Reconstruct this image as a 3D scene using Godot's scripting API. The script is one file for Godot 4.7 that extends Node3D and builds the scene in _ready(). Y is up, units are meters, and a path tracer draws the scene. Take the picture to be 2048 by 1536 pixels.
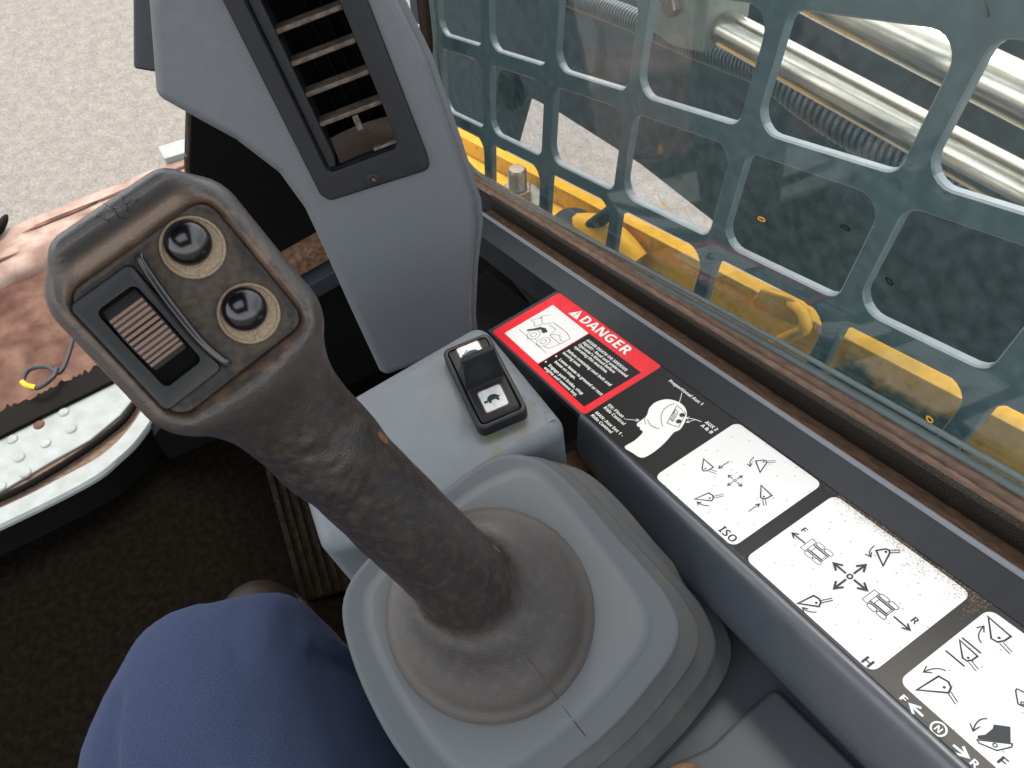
extends Node3D
# Inside the cab of a loader: the right-hand joystick, its console, the side window with its steel guard, and what stands outside.
# Every shape is written in millimetres in the frame of its own assembly; Mb turns them to metres.

const HEAD := Transform3D(Vector3(0.29041, -0.69184, 0.66108), Vector3(0.95687, 0.20409, -0.20676), Vector3(0.00812, 0.69261, 0.72127), Vector3(-0.00246, 1.43526, -0.17231))
const VENT := Transform3D(Vector3(0.93651, 0.24778, 0.24810), Vector3(-0.15079, 0.92339, -0.35301), Vector3(-0.31657, 0.29318, 0.90213), Vector3(0.12192, 1.32721, -0.39746))
const PANEL := Transform3D(Vector3(0, 0.34126, 0.93997), Vector3(0.98921, 0.13769, -0.04999), Vector3(-0.14649, 0.92983, -0.33758), Vector3(0.20959, 1.23290, -0.12033))
const BOOT := Transform3D(Vector3(0.09019, -0.30355, 0.94854), Vector3(0.98921, 0.13769, -0.04999), Vector3(-0.11543, 0.94282, 0.31269), Vector3(0.06213, 1.23743, -0.12086))
const POD := Transform3D(Vector3(0.05010, 0.00266, 0.99874), Vector3(0.98921, 0.13769, -0.04999), Vector3(-0.13765, 0.99047, 0.00427), Vector3(0.10579, 1.25086, -0.22910))
const GLASS := Transform3D(Vector3(0, 0.34126, 0.93997), Vector3(0, 0.93997, -0.34126), Vector3(-1, 0, 0), Vector3(0.28292, 1.25831, -0.12955))
const GUARD := Transform3D(Vector3(0, 0.34126, 0.93997), Vector3(0, 0.93997, -0.34126), Vector3(-1, 0, 0), Vector3(0.31292, 1.25831, -0.12955))

var M := {}
var used_names := {}
var rng := RandomNumberGenerator.new()
var wobble := FastNoiseLite.new()


# ---------------------------------------------------------------- mesh helpers
class Mb:
	var v := PackedVector3Array()
	var c := PackedColorArray()
	var col := Color.WHITE

	func tri(a: Vector3, b: Vector3, d: Vector3) -> void:   # counter-clockwise seen from outside
		v.append(a); v.append(b); v.append(d)
		c.append(col); c.append(col); c.append(col)

	func tri_c(a: Vector3, b: Vector3, d: Vector3, ca: Color, cb: Color, cd: Color) -> void:
		v.append(a); v.append(b); v.append(d)
		c.append(ca); c.append(cb); c.append(cd)

	func quad(a: Vector3, b: Vector3, d: Vector3, e: Vector3) -> void:
		tri(a, b, d); tri(a, d, e)

	func loft(rings: Array, closed := true) -> void:
		for r in rings.size() - 1:
			var lo: PackedVector3Array = rings[r]
			var hi: PackedVector3Array = rings[r + 1]
			var n := lo.size()
			for i in (n if closed else n - 1):
				var j := (i + 1) % n
				quad(lo[i], lo[j], hi[j], hi[i])

	func cap(ring: PackedVector3Array, up: bool) -> void:     # flat cap by its best plane
		var nrm := Vector3.ZERO
		for i in ring.size():
			nrm += ring[i].cross(ring[(i + 1) % ring.size()])
		nrm = nrm.normalized()
		var x := (nrm.cross(Vector3.UP) if absf(nrm.y) < 0.9 else nrm.cross(Vector3.RIGHT)).normalized()
		var y := nrm.cross(x)
		var flat := PackedVector2Array()
		for p in ring:
			flat.append(Vector2(p.dot(x), p.dot(y)))
		var idx := Geometry2D.triangulate_polygon(flat)
		if idx.is_empty():
			push_warning("an outline that crosses itself")
			var mid := Vector3.ZERO
			for p in ring: mid += p / ring.size()
			for i in ring.size():
				if up: tri(ring[i], ring[(i + 1) % ring.size()], mid)
				else: tri(ring[(i + 1) % ring.size()], ring[i], mid)
		for k in range(0, idx.size(), 3):
			var a := flat[idx[k]]; var b := flat[idx[k + 1]]; var d := flat[idx[k + 2]]
			var ccw := (b - a).cross(d - a) > 0.0
			if ccw == up:
				tri(ring[idx[k]], ring[idx[k + 1]], ring[idx[k + 2]])
			else:
				tri(ring[idx[k]], ring[idx[k + 2]], ring[idx[k + 1]])

	func cap_hole(ring: PackedVector3Array, hole: PackedVector3Array) -> void:     # a cap round an opening; both counter-clockwise, facing +z
		var bi := 0; var bj := 0; var best := 1e9
		for i in ring.size():
			for j in hole.size():
				var d := ring[i].distance_squared_to(hole[j])
				if d < best: best = d; bi = i; bj = j
		var all := PackedVector3Array()
		for k in ring.size() + 1: all.append(ring[(bi + k) % ring.size()])
		for k in hole.size() + 1: all.append(hole[(bj - k + hole.size() * 2) % hole.size()])
		var gap := (hole[bj] - ring[bi]).normalized().cross(Vector3.BACK) * 0.01
		all[ring.size()] -= gap; all[ring.size() + 1] -= gap
		cap(all, true)

	func solid(rings: Array) -> void:
		loft(rings); cap(rings[0], false); cap(rings[-1], true)

	func prism(poly: PackedVector2Array, z0: float, z1: float, bev := 0.0, steps := 3, both := false) -> void:
		var p := Mb.ccw(poly)
		var rings := []
		if both and bev > 0.0:
			for s in range(steps, 0, -1):
				var a := PI / 2 * s / steps
				rings.append(Mb.at_z(Mb.inset(p, bev * (1 - cos(a))), z0 + bev * (1 - sin(a))))
			rings.append(Mb.at_z(p, z0 + bev))
		else:
			rings.append(Mb.at_z(p, z0))
		if bev > 0.0:
			for s in steps + 1:
				var a := PI / 2 * s / steps
				rings.append(Mb.at_z(Mb.inset(p, bev * (1 - cos(a))), z1 - bev * (1 - sin(a))))
		else:
			rings.append(Mb.at_z(p, z1))
		solid(rings)

	func ring_prism(outer: PackedVector2Array, inner: PackedVector2Array, z0: float, z1: float, bev := 0.0, inner_bev := 0.0) -> void:   # a frame; both outlines have as many points
		var o := Mb.ccw(outer); var h := Mb.ccw(inner)
		var loop := [Mb.at_z(o, z0), Mb.at_z(o, z1 - bev)]
		if bev > 0.0:
			loop.append(Mb.at_z(Mb.inset(o, bev * 0.3), z1 - bev * 0.3))
			loop.append(Mb.at_z(Mb.inset(o, bev), z1))
		if inner_bev > 0.0:
			loop.append(Mb.at_z(Mb.inset(h, -inner_bev), z1))
			loop.append(Mb.at_z(Mb.inset(h, -inner_bev * 0.3), z1 - inner_bev * 0.3))
			loop.append(Mb.at_z(h, z1 - inner_bev))
		else:
			loop.append(Mb.at_z(h, z1))
		loop.append(Mb.at_z(h, z0))
		loop.append(Mb.at_z(o, z0))
		loft(loop)

	func box(lo: Vector3, hi: Vector3, bev := 0.0) -> void:
		prism(PackedVector2Array([Vector2(lo.x, lo.y), Vector2(hi.x, lo.y), Vector2(hi.x, hi.y), Vector2(lo.x, hi.y)]), lo.z, hi.z, bev, 2, bev > 0.0)

	func tube(pts: PackedVector3Array, radius, sides := 12, capped := true) -> void:
		var rings := []
		var side := Vector3.ZERO
		for i in pts.size():
			var t := (pts[mini(i + 1, pts.size() - 1)] - pts[maxi(i - 1, 0)]).normalized()
			if side == Vector3.ZERO:
				side = (t.cross(Vector3.UP) if absf(t.y) < 0.9 else t.cross(Vector3.RIGHT)).normalized()
			side = (side - t * side.dot(t)).normalized()
			var b := t.cross(side)
			var ring := PackedVector3Array()
			var r: float = radius[i] if radius is PackedFloat32Array else radius
			for k in sides:
				var a := TAU * k / sides
				ring.append(pts[i] + (side * cos(a) + b * sin(a)) * r)
			rings.append(ring)
		if capped: solid(rings)
		else: loft(rings)

	func lathe(profile: PackedVector2Array, where: Transform3D, sides := 32) -> void:   # profile of (radius, height), from the bottom outwards and up
		var rings := []
		for p in profile:
			var ring := PackedVector3Array()
			for k in sides:
				var a := TAU * k / sides
				ring.append(where * Vector3(cos(a) * p.x, sin(a) * p.x, p.y))
			rings.append(ring)
		loft(rings)

	func along_x(profile: PackedVector2Array, x0: float, x1: float, steps := 1) -> void:   # closed profile of (y, z)
		var p := Mb.ccw(profile)
		var rings := []
		for s in steps + 1:
			var ring := PackedVector3Array()
			for q in p:
				ring.append(Vector3(lerpf(x0, x1, float(s) / steps), q.x, q.y))
			rings.append(ring)
		solid(rings)

	func turned(t: Transform3D, from := 0) -> void:
		for i in range(from, v.size()):
			v[i] = t * v[i]

	func mesh(crease := 35.0) -> ArrayMesh:
		var n := v.size() / 3
		var fn := PackedVector3Array()
		fn.resize(n)
		var at := {}
		var key := PackedInt64Array()
		key.resize(v.size())
		for f in n:
			fn[f] = (v[f * 3 + 1] - v[f * 3]).cross(v[f * 3 + 2] - v[f * 3])
			for k in 3:
				var p := v[f * 3 + k]
				var h := (int(round(p.x * 200.0)) * 73856093) ^ (int(round(p.y * 200.0)) * 19349663) ^ (int(round(p.z * 200.0)) * 83492791)
				key[f * 3 + k] = h
				if at.has(h): at[h].append(f)
				else: at[h] = [f]
		var lim := cos(deg_to_rad(crease))
		var vo := PackedVector3Array(); var no := PackedVector3Array(); var co := PackedColorArray()
		vo.resize(v.size()); no.resize(v.size()); co.resize(v.size())
		for f in n:
			var me := fn[f].normalized()
			for k in 3:
				var s := Vector3.ZERO
				for g in at[key[f * 3 + k]]:
					if fn[g].normalized().dot(me) >= lim:
						s += fn[g]
				var to: int = f * 3 + [0, 2, 1][k]
				vo[to] = v[f * 3 + k] * 0.001
				no[to] = s.normalized() if s.length_squared() > 0.0 else Vector3.UP
				co[to] = c[f * 3 + k]
		var arr := []
		arr.resize(Mesh.ARRAY_MAX)
		arr[Mesh.ARRAY_VERTEX] = vo; arr[Mesh.ARRAY_NORMAL] = no; arr[Mesh.ARRAY_COLOR] = co
		var m := ArrayMesh.new()
		m.add_surface_from_arrays(Mesh.PRIMITIVE_TRIANGLES, arr)
		return m

	static func ccw(p: PackedVector2Array) -> PackedVector2Array:
		var s := 0.0
		for i in p.size():
			s += p[i].cross(p[(i + 1) % p.size()])
		if s < 0.0:
			var q := p.duplicate(); q.reverse(); return q
		return p

	static func inset(p: PackedVector2Array, d: float) -> PackedVector2Array:
		var out := PackedVector2Array()
		for i in p.size():
			var a := (p[i] - p[i - 1]).normalized() if i > 0 else (p[0] - p[-1]).normalized()
			var b := (p[(i + 1) % p.size()] - p[i]).normalized()
			var na := Vector2(-a.y, a.x); var nb := Vector2(-b.y, b.x)
			var m := (na + nb).normalized()
			out.append(p[i] + m * d / maxf(0.35, m.dot(na)))
		return out

	static func at_z(p: PackedVector2Array, z: float) -> PackedVector3Array:
		var out := PackedVector3Array()
		for q in p: out.append(Vector3(q.x, q.y, z))
		return out


func v2(a: Array) -> PackedVector2Array:
	var out := PackedVector2Array()
	for k in range(0, a.size(), 2): out.append(Vector2(a[k], a[k + 1]))
	return out


func v3(a: Array) -> PackedVector3Array:
	var out := PackedVector3Array()
	for k in range(0, a.size(), 3): out.append(Vector3(a[k], a[k + 1], a[k + 2]))
	return out


func rounded(poly: PackedVector2Array, r: float, n := 5, fixed := true) -> PackedVector2Array:
	var p := Mb.ccw(poly)
	var out := PackedVector2Array()
	for i in p.size():
		var a := p[i - 1] if i > 0 else p[-1]
		var b := p[(i + 1) % p.size()]
		var da := (a - p[i]).normalized(); var db := (b - p[i]).normalized()
		var turn := PI - absf(da.angle_to(db))
		if turn < 0.02:
			out.append(p[i]); continue
		var tl := minf(r * tan(turn * 0.5), minf(a.distance_to(p[i]), b.distance_to(p[i])) * 0.48)
		var rr := tl / tan(turn * 0.5)
		var mid := p[i] + (da + db).normalized() * (rr / cos(turn * 0.5))
		var from := p[i] + da * tl - mid
		var sweep := from.angle_to(p[i] + db * tl - mid)
		var m := maxi(1, int(ceil(n * absf(sweep) / 1.6))) if not fixed else n
		for k in m + 1:
			out.append(mid + from.rotated(sweep * k / m))
	return out


func rrect(x0: float, y0: float, x1: float, y1: float, r: float, n := 5) -> PackedVector2Array:
	return rounded(v2([x0, y0, x1, y0, x1, y1, x0, y1]), r, n)


func disc(x: float, y: float, r: float, n := 24) -> PackedVector2Array:
	var out := PackedVector2Array()
	for k in n: out.append(Vector2(x + cos(TAU * k / n) * r, y + sin(TAU * k / n) * r))
	return out


func smooth_loop(p: PackedVector2Array, n: int) -> PackedVector2Array:   # a closed Catmull-Rom curve through p
	var out := PackedVector2Array()
	var m := p.size()
	for i in m:
		for k in n:
			out.append(p[i].cubic_interpolate(p[(i + 1) % m], p[(i + m - 1) % m], p[(i + 2) % m], float(k) / n))
	return Mb.ccw(out)


func curve3(p: PackedVector3Array, n: int) -> PackedVector3Array:
	var out := PackedVector3Array()
	for i in p.size() - 1:
		for k in n:
			out.append(p[i].cubic_interpolate(p[i + 1], p[maxi(i - 1, 0)], p[mini(i + 2, p.size() - 1)], float(k) / n))
	out.append(p[-1])
	return out


func frame(o: Vector3, x: Vector3, y: Vector3) -> Transform3D:
	var bx := x.normalized(); var bz := bx.cross(y).normalized()
	return Transform3D(bx, bz.cross(bx), bz, o)


# ---------------------------------------------------------------- naming helpers
func numbered(called: String, parent: Node) -> String:
	var key := str(parent.get_instance_id()) + called
	used_names[key] = used_names.get(key, -1) + 1
	return called if used_names[key] == 0 else "%s_%03d" % [called, used_names[key]]


func thing(called: String, label: String, category: String, at := Transform3D(), group := "") -> Node3D:
	var o := Node3D.new()
	o.name = numbered(called, self)
	add_child(o, true)
	o.transform = at
	tag(o, label, category, group)
	return o


func tag(o: Node, label: String, category: String, group := "") -> void:
	o.set_meta("label", label); o.set_meta("category", category)
	if group: o.set_meta("group", group)


func part(called: String, mb, material: Material, parent: Node, crease := 35.0, label := "") -> MeshInstance3D:
	var o := MeshInstance3D.new()
	o.name = numbered(called, parent)
	o.mesh = mb.mesh(crease) if mb is Mb else mb
	o.material_override = material
	parent.add_child(o, true)
	if label: o.set_meta("label", label)
	return o


# ---------------------------------------------------------------- materials
func noise_tex(size: int, kind: int, freq: float, lo: Color, hi: Color, seed_ := 1, octaves := 4, mid := -1.0) -> NoiseTexture2D:
	var f := FastNoiseLite.new()
	f.noise_type = kind; f.frequency = freq; f.seed = seed_; f.fractal_octaves = octaves
	if kind == FastNoiseLite.TYPE_CELLULAR:
		f.cellular_return_type = FastNoiseLite.RETURN_DISTANCE
	var t := NoiseTexture2D.new()
	t.width = size; t.height = size; t.seamless = true; t.noise = f
	var g := Gradient.new()
	if mid == -1.0:
		g.offsets = PackedFloat32Array([0.0, 1.0]); g.colors = PackedColorArray([lo, hi])
	else:
		g.offsets = PackedFloat32Array([maxf(0.0, mid - 0.1), minf(1.0, mid + 0.1)] if mid > 0.0 else [0.012, 0.045] if mid == 0.0 else [0.035, 0.085]); g.colors = PackedColorArray([lo, hi])
	t.color_ramp = g
	return t


func mat(called: String, c: Color, rough: float, o := {}) -> StandardMaterial3D:
	var m := StandardMaterial3D.new()
	m.resource_name = called
	m.albedo_color = c.linear_to_srgb()
	m.roughness = rough
	m.metallic = o.get("metal", 0.0)
	m.metallic_specular = o.get("spec", 0.32)
	if o.has("tint"): m.albedo_texture = o.tint
	if o.has("bump"):
		m.heightmap_enabled = true; m.heightmap_texture = o.bump; m.heightmap_scale = o.get("depth", 0.05)
	if o.has("detail"):
		m.detail_enabled = true; m.detail_albedo = o.detail; m.detail_mask = o.mask; m.detail_blend_mode = BaseMaterial3D.BLEND_MODE_MIX
	if o.has("rough_tex"): m.roughness_texture = o.rough_tex
	if o.has("over"):
		m.detail_enabled = true; m.detail_albedo = o.over; m.detail_blend_mode = BaseMaterial3D.BLEND_MODE_MUL
	if o.has("scale"):
		m.uv1_triplanar = true; m.uv1_scale = o.scale if o.scale is Vector3 else Vector3.ONE * o.scale
		m.uv1_world_triplanar = o.get("world", false)
	if o.get("vertex", false): m.vertex_color_use_as_albedo = true
	M[called] = m
	return m


func L(r: float, g: float, b: float) -> Color:
	return Color(r, g, b)


func make_materials() -> void:
	var S := FastNoiseLite.TYPE_SIMPLEX_SMOOTH
	var mottle := noise_tex(512, S, 0.012, Color(0.88, 0.875, 0.87), Color(1, 1, 1), 3, 5)
	var even := noise_tex(512, S, 0.2, Color(0.90, 0.90, 0.90), Color(1, 1, 1), 6, 3)
	var speck := noise_tex(512, S, 0.16, Color(0.80, 0.80, 0.80), Color(1, 1, 1), 5, 3)
	var grain := noise_tex(512, FastNoiseLite.TYPE_CELLULAR, 0.085, Color(0, 0, 0), Color(1, 1, 1), 8, 1)
	var fine := noise_tex(512, S, 0.11, Color(0, 0, 0), Color(1, 1, 1), 9, 3)
	var dusty := noise_tex(512, S, 0.012, Color(0.58, 0.50, 0.44), Color(1, 0.97, 0.94), 12, 6)
	var soil := noise_tex(512, S, 0.05, Color(0.70, 0.66, 0.62), Color(1, 0.98, 0.96), 41, 6)
	var streaks := noise_tex(512, S, 0.03, Color(0.70, 0.67, 0.64), Color(1, 0.97, 0.95), 47, 6)
	var gloss_map := noise_tex(512, S, 0.016, Color(0.62, 0.62, 0.62), Color(1, 1, 1), 49, 5)
	var motes2 := noise_tex(1024, FastNoiseLite.TYPE_CELLULAR, 0.016, Color(1, 0.98, 0.95), Color(0.86, 0.86, 0.86), 43, 1, 0.0)
	var dots := noise_tex(1024, FastNoiseLite.TYPE_CELLULAR, 0.012, Color(0.72, 0.70, 0.68), Color(1, 1, 1), 33, 1, 0.0)
	var motes := noise_tex(1024, FastNoiseLite.TYPE_CELLULAR, 0.026, Color(1, 0.97, 0.92), Color(0.5, 0.5, 0.5), 35, 1, 0.0)
	var drift := noise_tex(512, S, 0.01, Color(0.62, 0.52, 0.45), Color(1, 0.97, 0.94), 37, 6)
	var grit := noise_tex(512, S, 0.09, Color(0.55, 0.42, 0.32), Color(1, 0.97, 0.92), 14, 5, 0.5)
	var rusty := noise_tex(512, S, 0.010, Color(0.55, 0.42, 0.38), Color(1, 0.92, 0.88), 16, 6)
	var pebbles := noise_tex(1024, S, 0.11, Color(0.80, 0.79, 0.78), Color(1, 1, 1), 45, 4)
	var streak := noise_tex(512, S, 0.02, Color(0.45, 0.45, 0.45), Color(0.75, 0.75, 0.75), 18, 4)
	var sand := noise_tex(1024, S, 0.025, Color(0.86, 0.85, 0.84), Color(1, 0.99, 0.98), 21, 8)
	var paint_wear := noise_tex(512, S, 0.03, Color(0.30, 0.20, 0.12), Color(1, 1, 1), 23, 5, 0.27)
	var stain := noise_tex(512, S, 0.008, Color(0.90, 0.885, 0.86), Color(1, 1, 1), 25, 6)
	var weave := noise_tex(256, S, 0.28, Color(0.55, 0.55, 0.60), Color(1, 1, 1), 27, 3)
	mat("plastic_tray", L(0.068, 0.075, 0.084), 0.5, {"tint": even, "scale": 9.0, "bump": fine, "depth": 0.005})
	mat("plastic", L(0.108, 0.118, 0.129), 0.62, {"rough_tex": gloss_map, "tint": motes2, "scale": 12.0, "bump": fine, "depth": 0.006, "spec": 0.45})
	mat("ridge", L(0.032, 0.039, 0.050), 0.46, {"rough_tex": gloss_map, "tint": even, "scale": 9.0, "spec": 0.6})
	mat("rail_highlight", L(0.13, 0.14, 0.155), 0.4)
	mat("plastic_dark", L(0.030, 0.034, 0.042), 0.36, {"tint": even, "scale": 9.0, "bump": fine, "depth": 0.006})
	mat("plastic_pod", L(0.134, 0.150, 0.167), 0.6, {"rough_tex": gloss_map, "tint": motes2, "scale": 10.0, "bump": fine, "depth": 0.005, "vertex": true})
	mat("black_plastic", L(0.014, 0.0145, 0.0165), 0.45, {"tint": speck, "scale": 16.0, "bump": fine, "depth": 0.006})
	mat("vent_black", L(0.012, 0.0125, 0.015), 0.5, {"tint": mottle, "scale": 14.0})
	mat("vent_inside", L(0.003, 0.003, 0.003), 0.8, {"spec": 0.1})
	mat("drum", L(0.06, 0.047, 0.04), 0.6, {"tint": soil, "scale": 16.0})
	mat("louver", L(0.15, 0.138, 0.128), 0.35, {"tint": dusty, "scale": 22.0})
	mat("dust_brown", L(0.22, 0.145, 0.10), 0.9, {"tint": dusty, "scale": 18.0})
	mat("grip", L(1, 1, 1), 0.50, {"rough_tex": gloss_map, "tint": even, "scale": 30.0, "bump": grain, "depth": 0.013, "vertex": true, "spec": 0.42})
	mat("face", L(0.050, 0.042, 0.037), 0.6, {"tint": soil, "scale": 14.0, "bump": fine, "depth": 0.012, "vertex": true})
	mat("housing", L(0.020, 0.021, 0.022), 0.40, {"tint": speck, "scale": 18.0})
	mat("satin_black", L(0.010, 0.010, 0.011), 0.25, {"spec": 0.5})
	mat("gloss", L(0.003, 0.003, 0.004), 0.19, {"spec": 0.5})
	mat("wheel", L(0.015, 0.015, 0.016), 0.22)
	mat("wheel_rib", L(0.17, 0.11, 0.085), 0.7, {"tint": speck, "scale": 30.0})
	mat("bezel", L(0.25, 0.20, 0.145), 0.5, {"tint": soil, "scale": 40.0})
	mat("rubber", L(0.122, 0.130, 0.138), 0.7, {"rough_tex": gloss_map, "tint": motes2, "scale": 12.0, "bump": fine, "depth": 0.008, "vertex": true})
	mat("grime", L(0.20, 0.135, 0.09), 0.95, {"spec": 0.1})
	mat("wire_grey", L(0.03, 0.032, 0.036), 0.5)
	mat("rust_chip", L(0.17, 0.09, 0.048), 0.9, {"tint": grit, "scale": 90.0})
	mat("seam", L(0.03, 0.022, 0.018), 0.9)
	mat("decal_black", L(0.020, 0.0195, 0.019), 0.32, {"tint": motes, "scale": 9.0})
	mat("decal_white", L(0.56, 0.56, 0.555), 0.42, {"tint": dots, "scale": 7.0})
	mat("decal_red", L(0.62, 0.018, 0.028), 0.35, {"tint": mottle, "scale": 9.0})
	mat("print_white", L(0.6, 0.6, 0.59), 0.5)
	mat("print_black", L(0.02, 0.025, 0.03), 0.5)
	mat("label_white", L(0.50, 0.51, 0.52), 0.45, {"tint": stain, "scale": 60.0})
	mat("rail", L(0.022, 0.0235, 0.027), 0.38, {"tint": mottle, "scale": 10.0, "bump": fine, "depth": 0.004})
	mat("channel_dust", L(0.115, 0.078, 0.058), 0.95, {"spec": 0.1, "tint": streaks, "scale": Vector3(5, 20, 20), "bump": fine, "depth": 0.02})
	mat("sill_rubber", L(0.03, 0.028, 0.026), 0.6, {"tint": grit, "scale": 18.0})
	mat("sill_dust", L(0.21, 0.155, 0.125), 0.95, {"spec": 0.1, "tint": streaks, "scale": Vector3(5, 18, 18), "bump": fine, "depth": 0.02})
	mat("seal_olive", L(0.035, 0.030, 0.018), 0.5, {"tint": dusty, "scale": 14.0})
	mat("seal_grey", L(0.10, 0.125, 0.125), 0.5, {"tint": mottle, "scale": 14.0})
	mat("guard", L(1, 1, 1), 0.36, {"tint": mottle, "scale": 8.0, "spec": 0.5, "vertex": true})
	mat("yellow", L(0.66, 0.36, 0.012), 0.42, {"vertex": true, "tint": mottle, "scale": 10.0})
	mat("zinc", L(0.64, 0.62, 0.52), 0.25, {"metal": 1.0, "tint": mottle, "scale": 8.0})
	mat("steel", L(0.42, 0.41, 0.38), 0.4, {"metal": 0.8, "tint": grit, "scale": 24.0})
	mat("hose", L(0.06, 0.064, 0.07), 0.32, {"spec": 0.55, "tint": mottle, "scale": 12.0})
	mat("arm", L(0.030, 0.035, 0.039), 0.6, {"spec": 0.2, "tint": mottle, "scale": 3.0, "bump": fine, "depth": 0.02})
	mat("clamp", L(0.22, 0.225, 0.19), 0.5, {"metal": 0.3, "tint": mottle, "scale": 10.0})
	mat("ground", L(0.25, 0.234, 0.218), 0.95, {"over": pebbles, "spec": 0.1, "tint": sand, "scale": 0.7, "world": true})
	mat("white_paint", L(0.26, 0.282, 0.282), 0.4, {"tint": stain, "scale": 7.0})
	mat("rust_plate", L(0.150, 0.100, 0.078), 0.85, {"tint": rusty, "scale": 3.0, "bump": fine, "depth": 0.03})
	mat("worn_beam", L(0.42, 0.385, 0.355), 0.8, {"tint": rusty, "scale": 2.4, "bump": fine, "depth": 0.06})
	mat("strip_rubber", L(0.010, 0.010, 0.010), 0.6, {"spec": 0.15, "tint": grit, "scale": 14.0})
	mat("floor", L(0.0056, 0.0049, 0.0040), 0.95, {"spec": 0.03, "tint": soil, "scale": 3.0, "bump": fine, "depth": 0.1})
	mat("inner_wall", L(0.006, 0.006, 0.0063), 0.6, {"spec": 0.15, "tint": mottle, "scale": 6.0})
	mat("pedal", L(0.017, 0.0145, 0.0118), 0.8, {"spec": 0.1, "tint": dusty, "scale": 12.0})
	mat("leather", L(0.014, 0.0098, 0.0085), 0.55, {"tint": dusty, "scale": 9.0})
	mat("cloth", L(0.044, 0.059, 0.106), 0.92, {"spec": 0.1, "tint": weave, "scale": 15.0, "bump": weave, "depth": 0.02})
	M.cloth.rim_enabled = true; M.cloth.rim = 0.2; M.cloth.rim_tint = 0.6
	var gl := StandardMaterial3D.new()
	gl.resource_name = "window_glass"
	gl.albedo_color = Color(0.40, 0.60, 0.63, 0.05)
	gl.transparency = BaseMaterial3D.TRANSPARENCY_ALPHA
	gl.roughness = 0.03
	M.window_glass = gl
	var film := StandardMaterial3D.new()
	film.resource_name = "dust_film"
	film.transparency = BaseMaterial3D.TRANSPARENCY_ALPHA
	film.roughness = 0.8
	film.albedo_texture = noise_tex(1024, S, 0.028, Color(0.42, 0.58, 0.61, 0.0), Color(0.55, 0.64, 0.65, 0.10), 31, 8)
	film.uv1_triplanar = true; film.uv1_scale = Vector3.ONE * 3.0
	M.dust_film = film


func _ready() -> void:
	rng.seed = 7
	wobble.seed = 4; wobble.frequency = 0.03; wobble.fractal_octaves = 4
	# camera
	var cam := Camera3D.new()
	cam.name = "camera"
	cam.transform = Transform3D(Vector3(0.86949, 0.01210, 0.49380), Vector3(0.39032, 0.59583, -0.70188), Vector3(-0.30271, 0.80302, 0.51335), Vector3(0, 1.6, 0))
	cam.fov = 51.478
	cam.near = 0.02; cam.far = 200.0
	var lens := CameraAttributesPhysical.new()
	lens.frustum_focal_length = 24.89
	lens.exposure_aperture = 48.0
	lens.frustum_focus_distance = 0.34
	cam.attributes = lens
	add_child(cam)
	cam.fov = 51.478
	cam.current = true
	# sky, exposure and sun
	var sky_mat := ProceduralSkyMaterial.new()
	sky_mat.sky_top_color = Color(0.86, 0.885, 0.91)
	sky_mat.sky_horizon_color = Color(0.95, 0.945, 0.935)
	sky_mat.sky_curve = 0.2
	sky_mat.ground_horizon_color = Color(0.62, 0.60, 0.57)
	sky_mat.ground_bottom_color = Color(0.5, 0.48, 0.45)
	var env := Environment.new()
	env.background_mode = Environment.BG_SKY
	env.sky = Sky.new()
	env.sky.sky_material = sky_mat
	env.background_energy_multiplier = 1.0
	env.tonemap_mode = Environment.TONE_MAPPER_LINEAR
	env.tonemap_exposure = 4.0
	env.sdfgi_enabled = true; env.ssao_enabled = true; env.ssil_enabled = true
	var we := WorldEnvironment.new()
	we.name = "daylight"
	we.environment = env
	add_child(we)
	var sun := DirectionalLight3D.new()
	sun.name = "sun"
	sun.light_energy = 0.4
	sun.light_angular_distance = 24.0
	sun.light_color = Color(1, 0.97, 0.93)
	sun.shadow_enabled = true
	sun.look_at_from_position(Vector3(0.5, 2.8, -1.6), Vector3.ZERO)
	add_child(sun)
	make_materials()
	build_place()
	build_front()
	build_outside()
	build_window()
	build_console()
	build_vent()
	build_decals()
	build_gaiter()
	build_joystick()
	build_switch()
	build_person()


# ---------------------------------------------------------------- the ground and the cab's shell
func structure(called: String, mb: Mb, m: Material) -> void:
	part(called, mb, m, self).set_meta("kind", "structure")


func build_place() -> void:
	var g := Mb.new()
	g.quad(Vector3(-60000, 0, 60000), Vector3(60000, 0, 60000), Vector3(60000, 0, -60000), Vector3(-60000, 0, -60000))
	structure("ground", g, M.ground)
	var f := Mb.new()
	f.box(Vector3(-900, 600, -735), Vector3(290, 640, 700))
	structure("cab_floor", f, M.floor)
	var r := Mb.new()      # an unseen roof with a skylight, added to darken reflections and the cab
	var hole := rrect(-520, -260, 60, 120, 40)
	var rim := rounded(v2([-900, -900, 300, -900, 300, 760, -900, 760]), 40.0)
	r.ring_prism(rim, hole, 2080, 2130)
	r.turned(flat_up())
	structure("unseen_cab_roof", r, M.inner_wall)
	var s := Mb.new()      # below the window, outside the console
	s.box(Vector3(292, 560, -760), Vector3(310, 1000, 700))
	structure("cab_side_wall", s, M.inner_wall)


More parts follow.
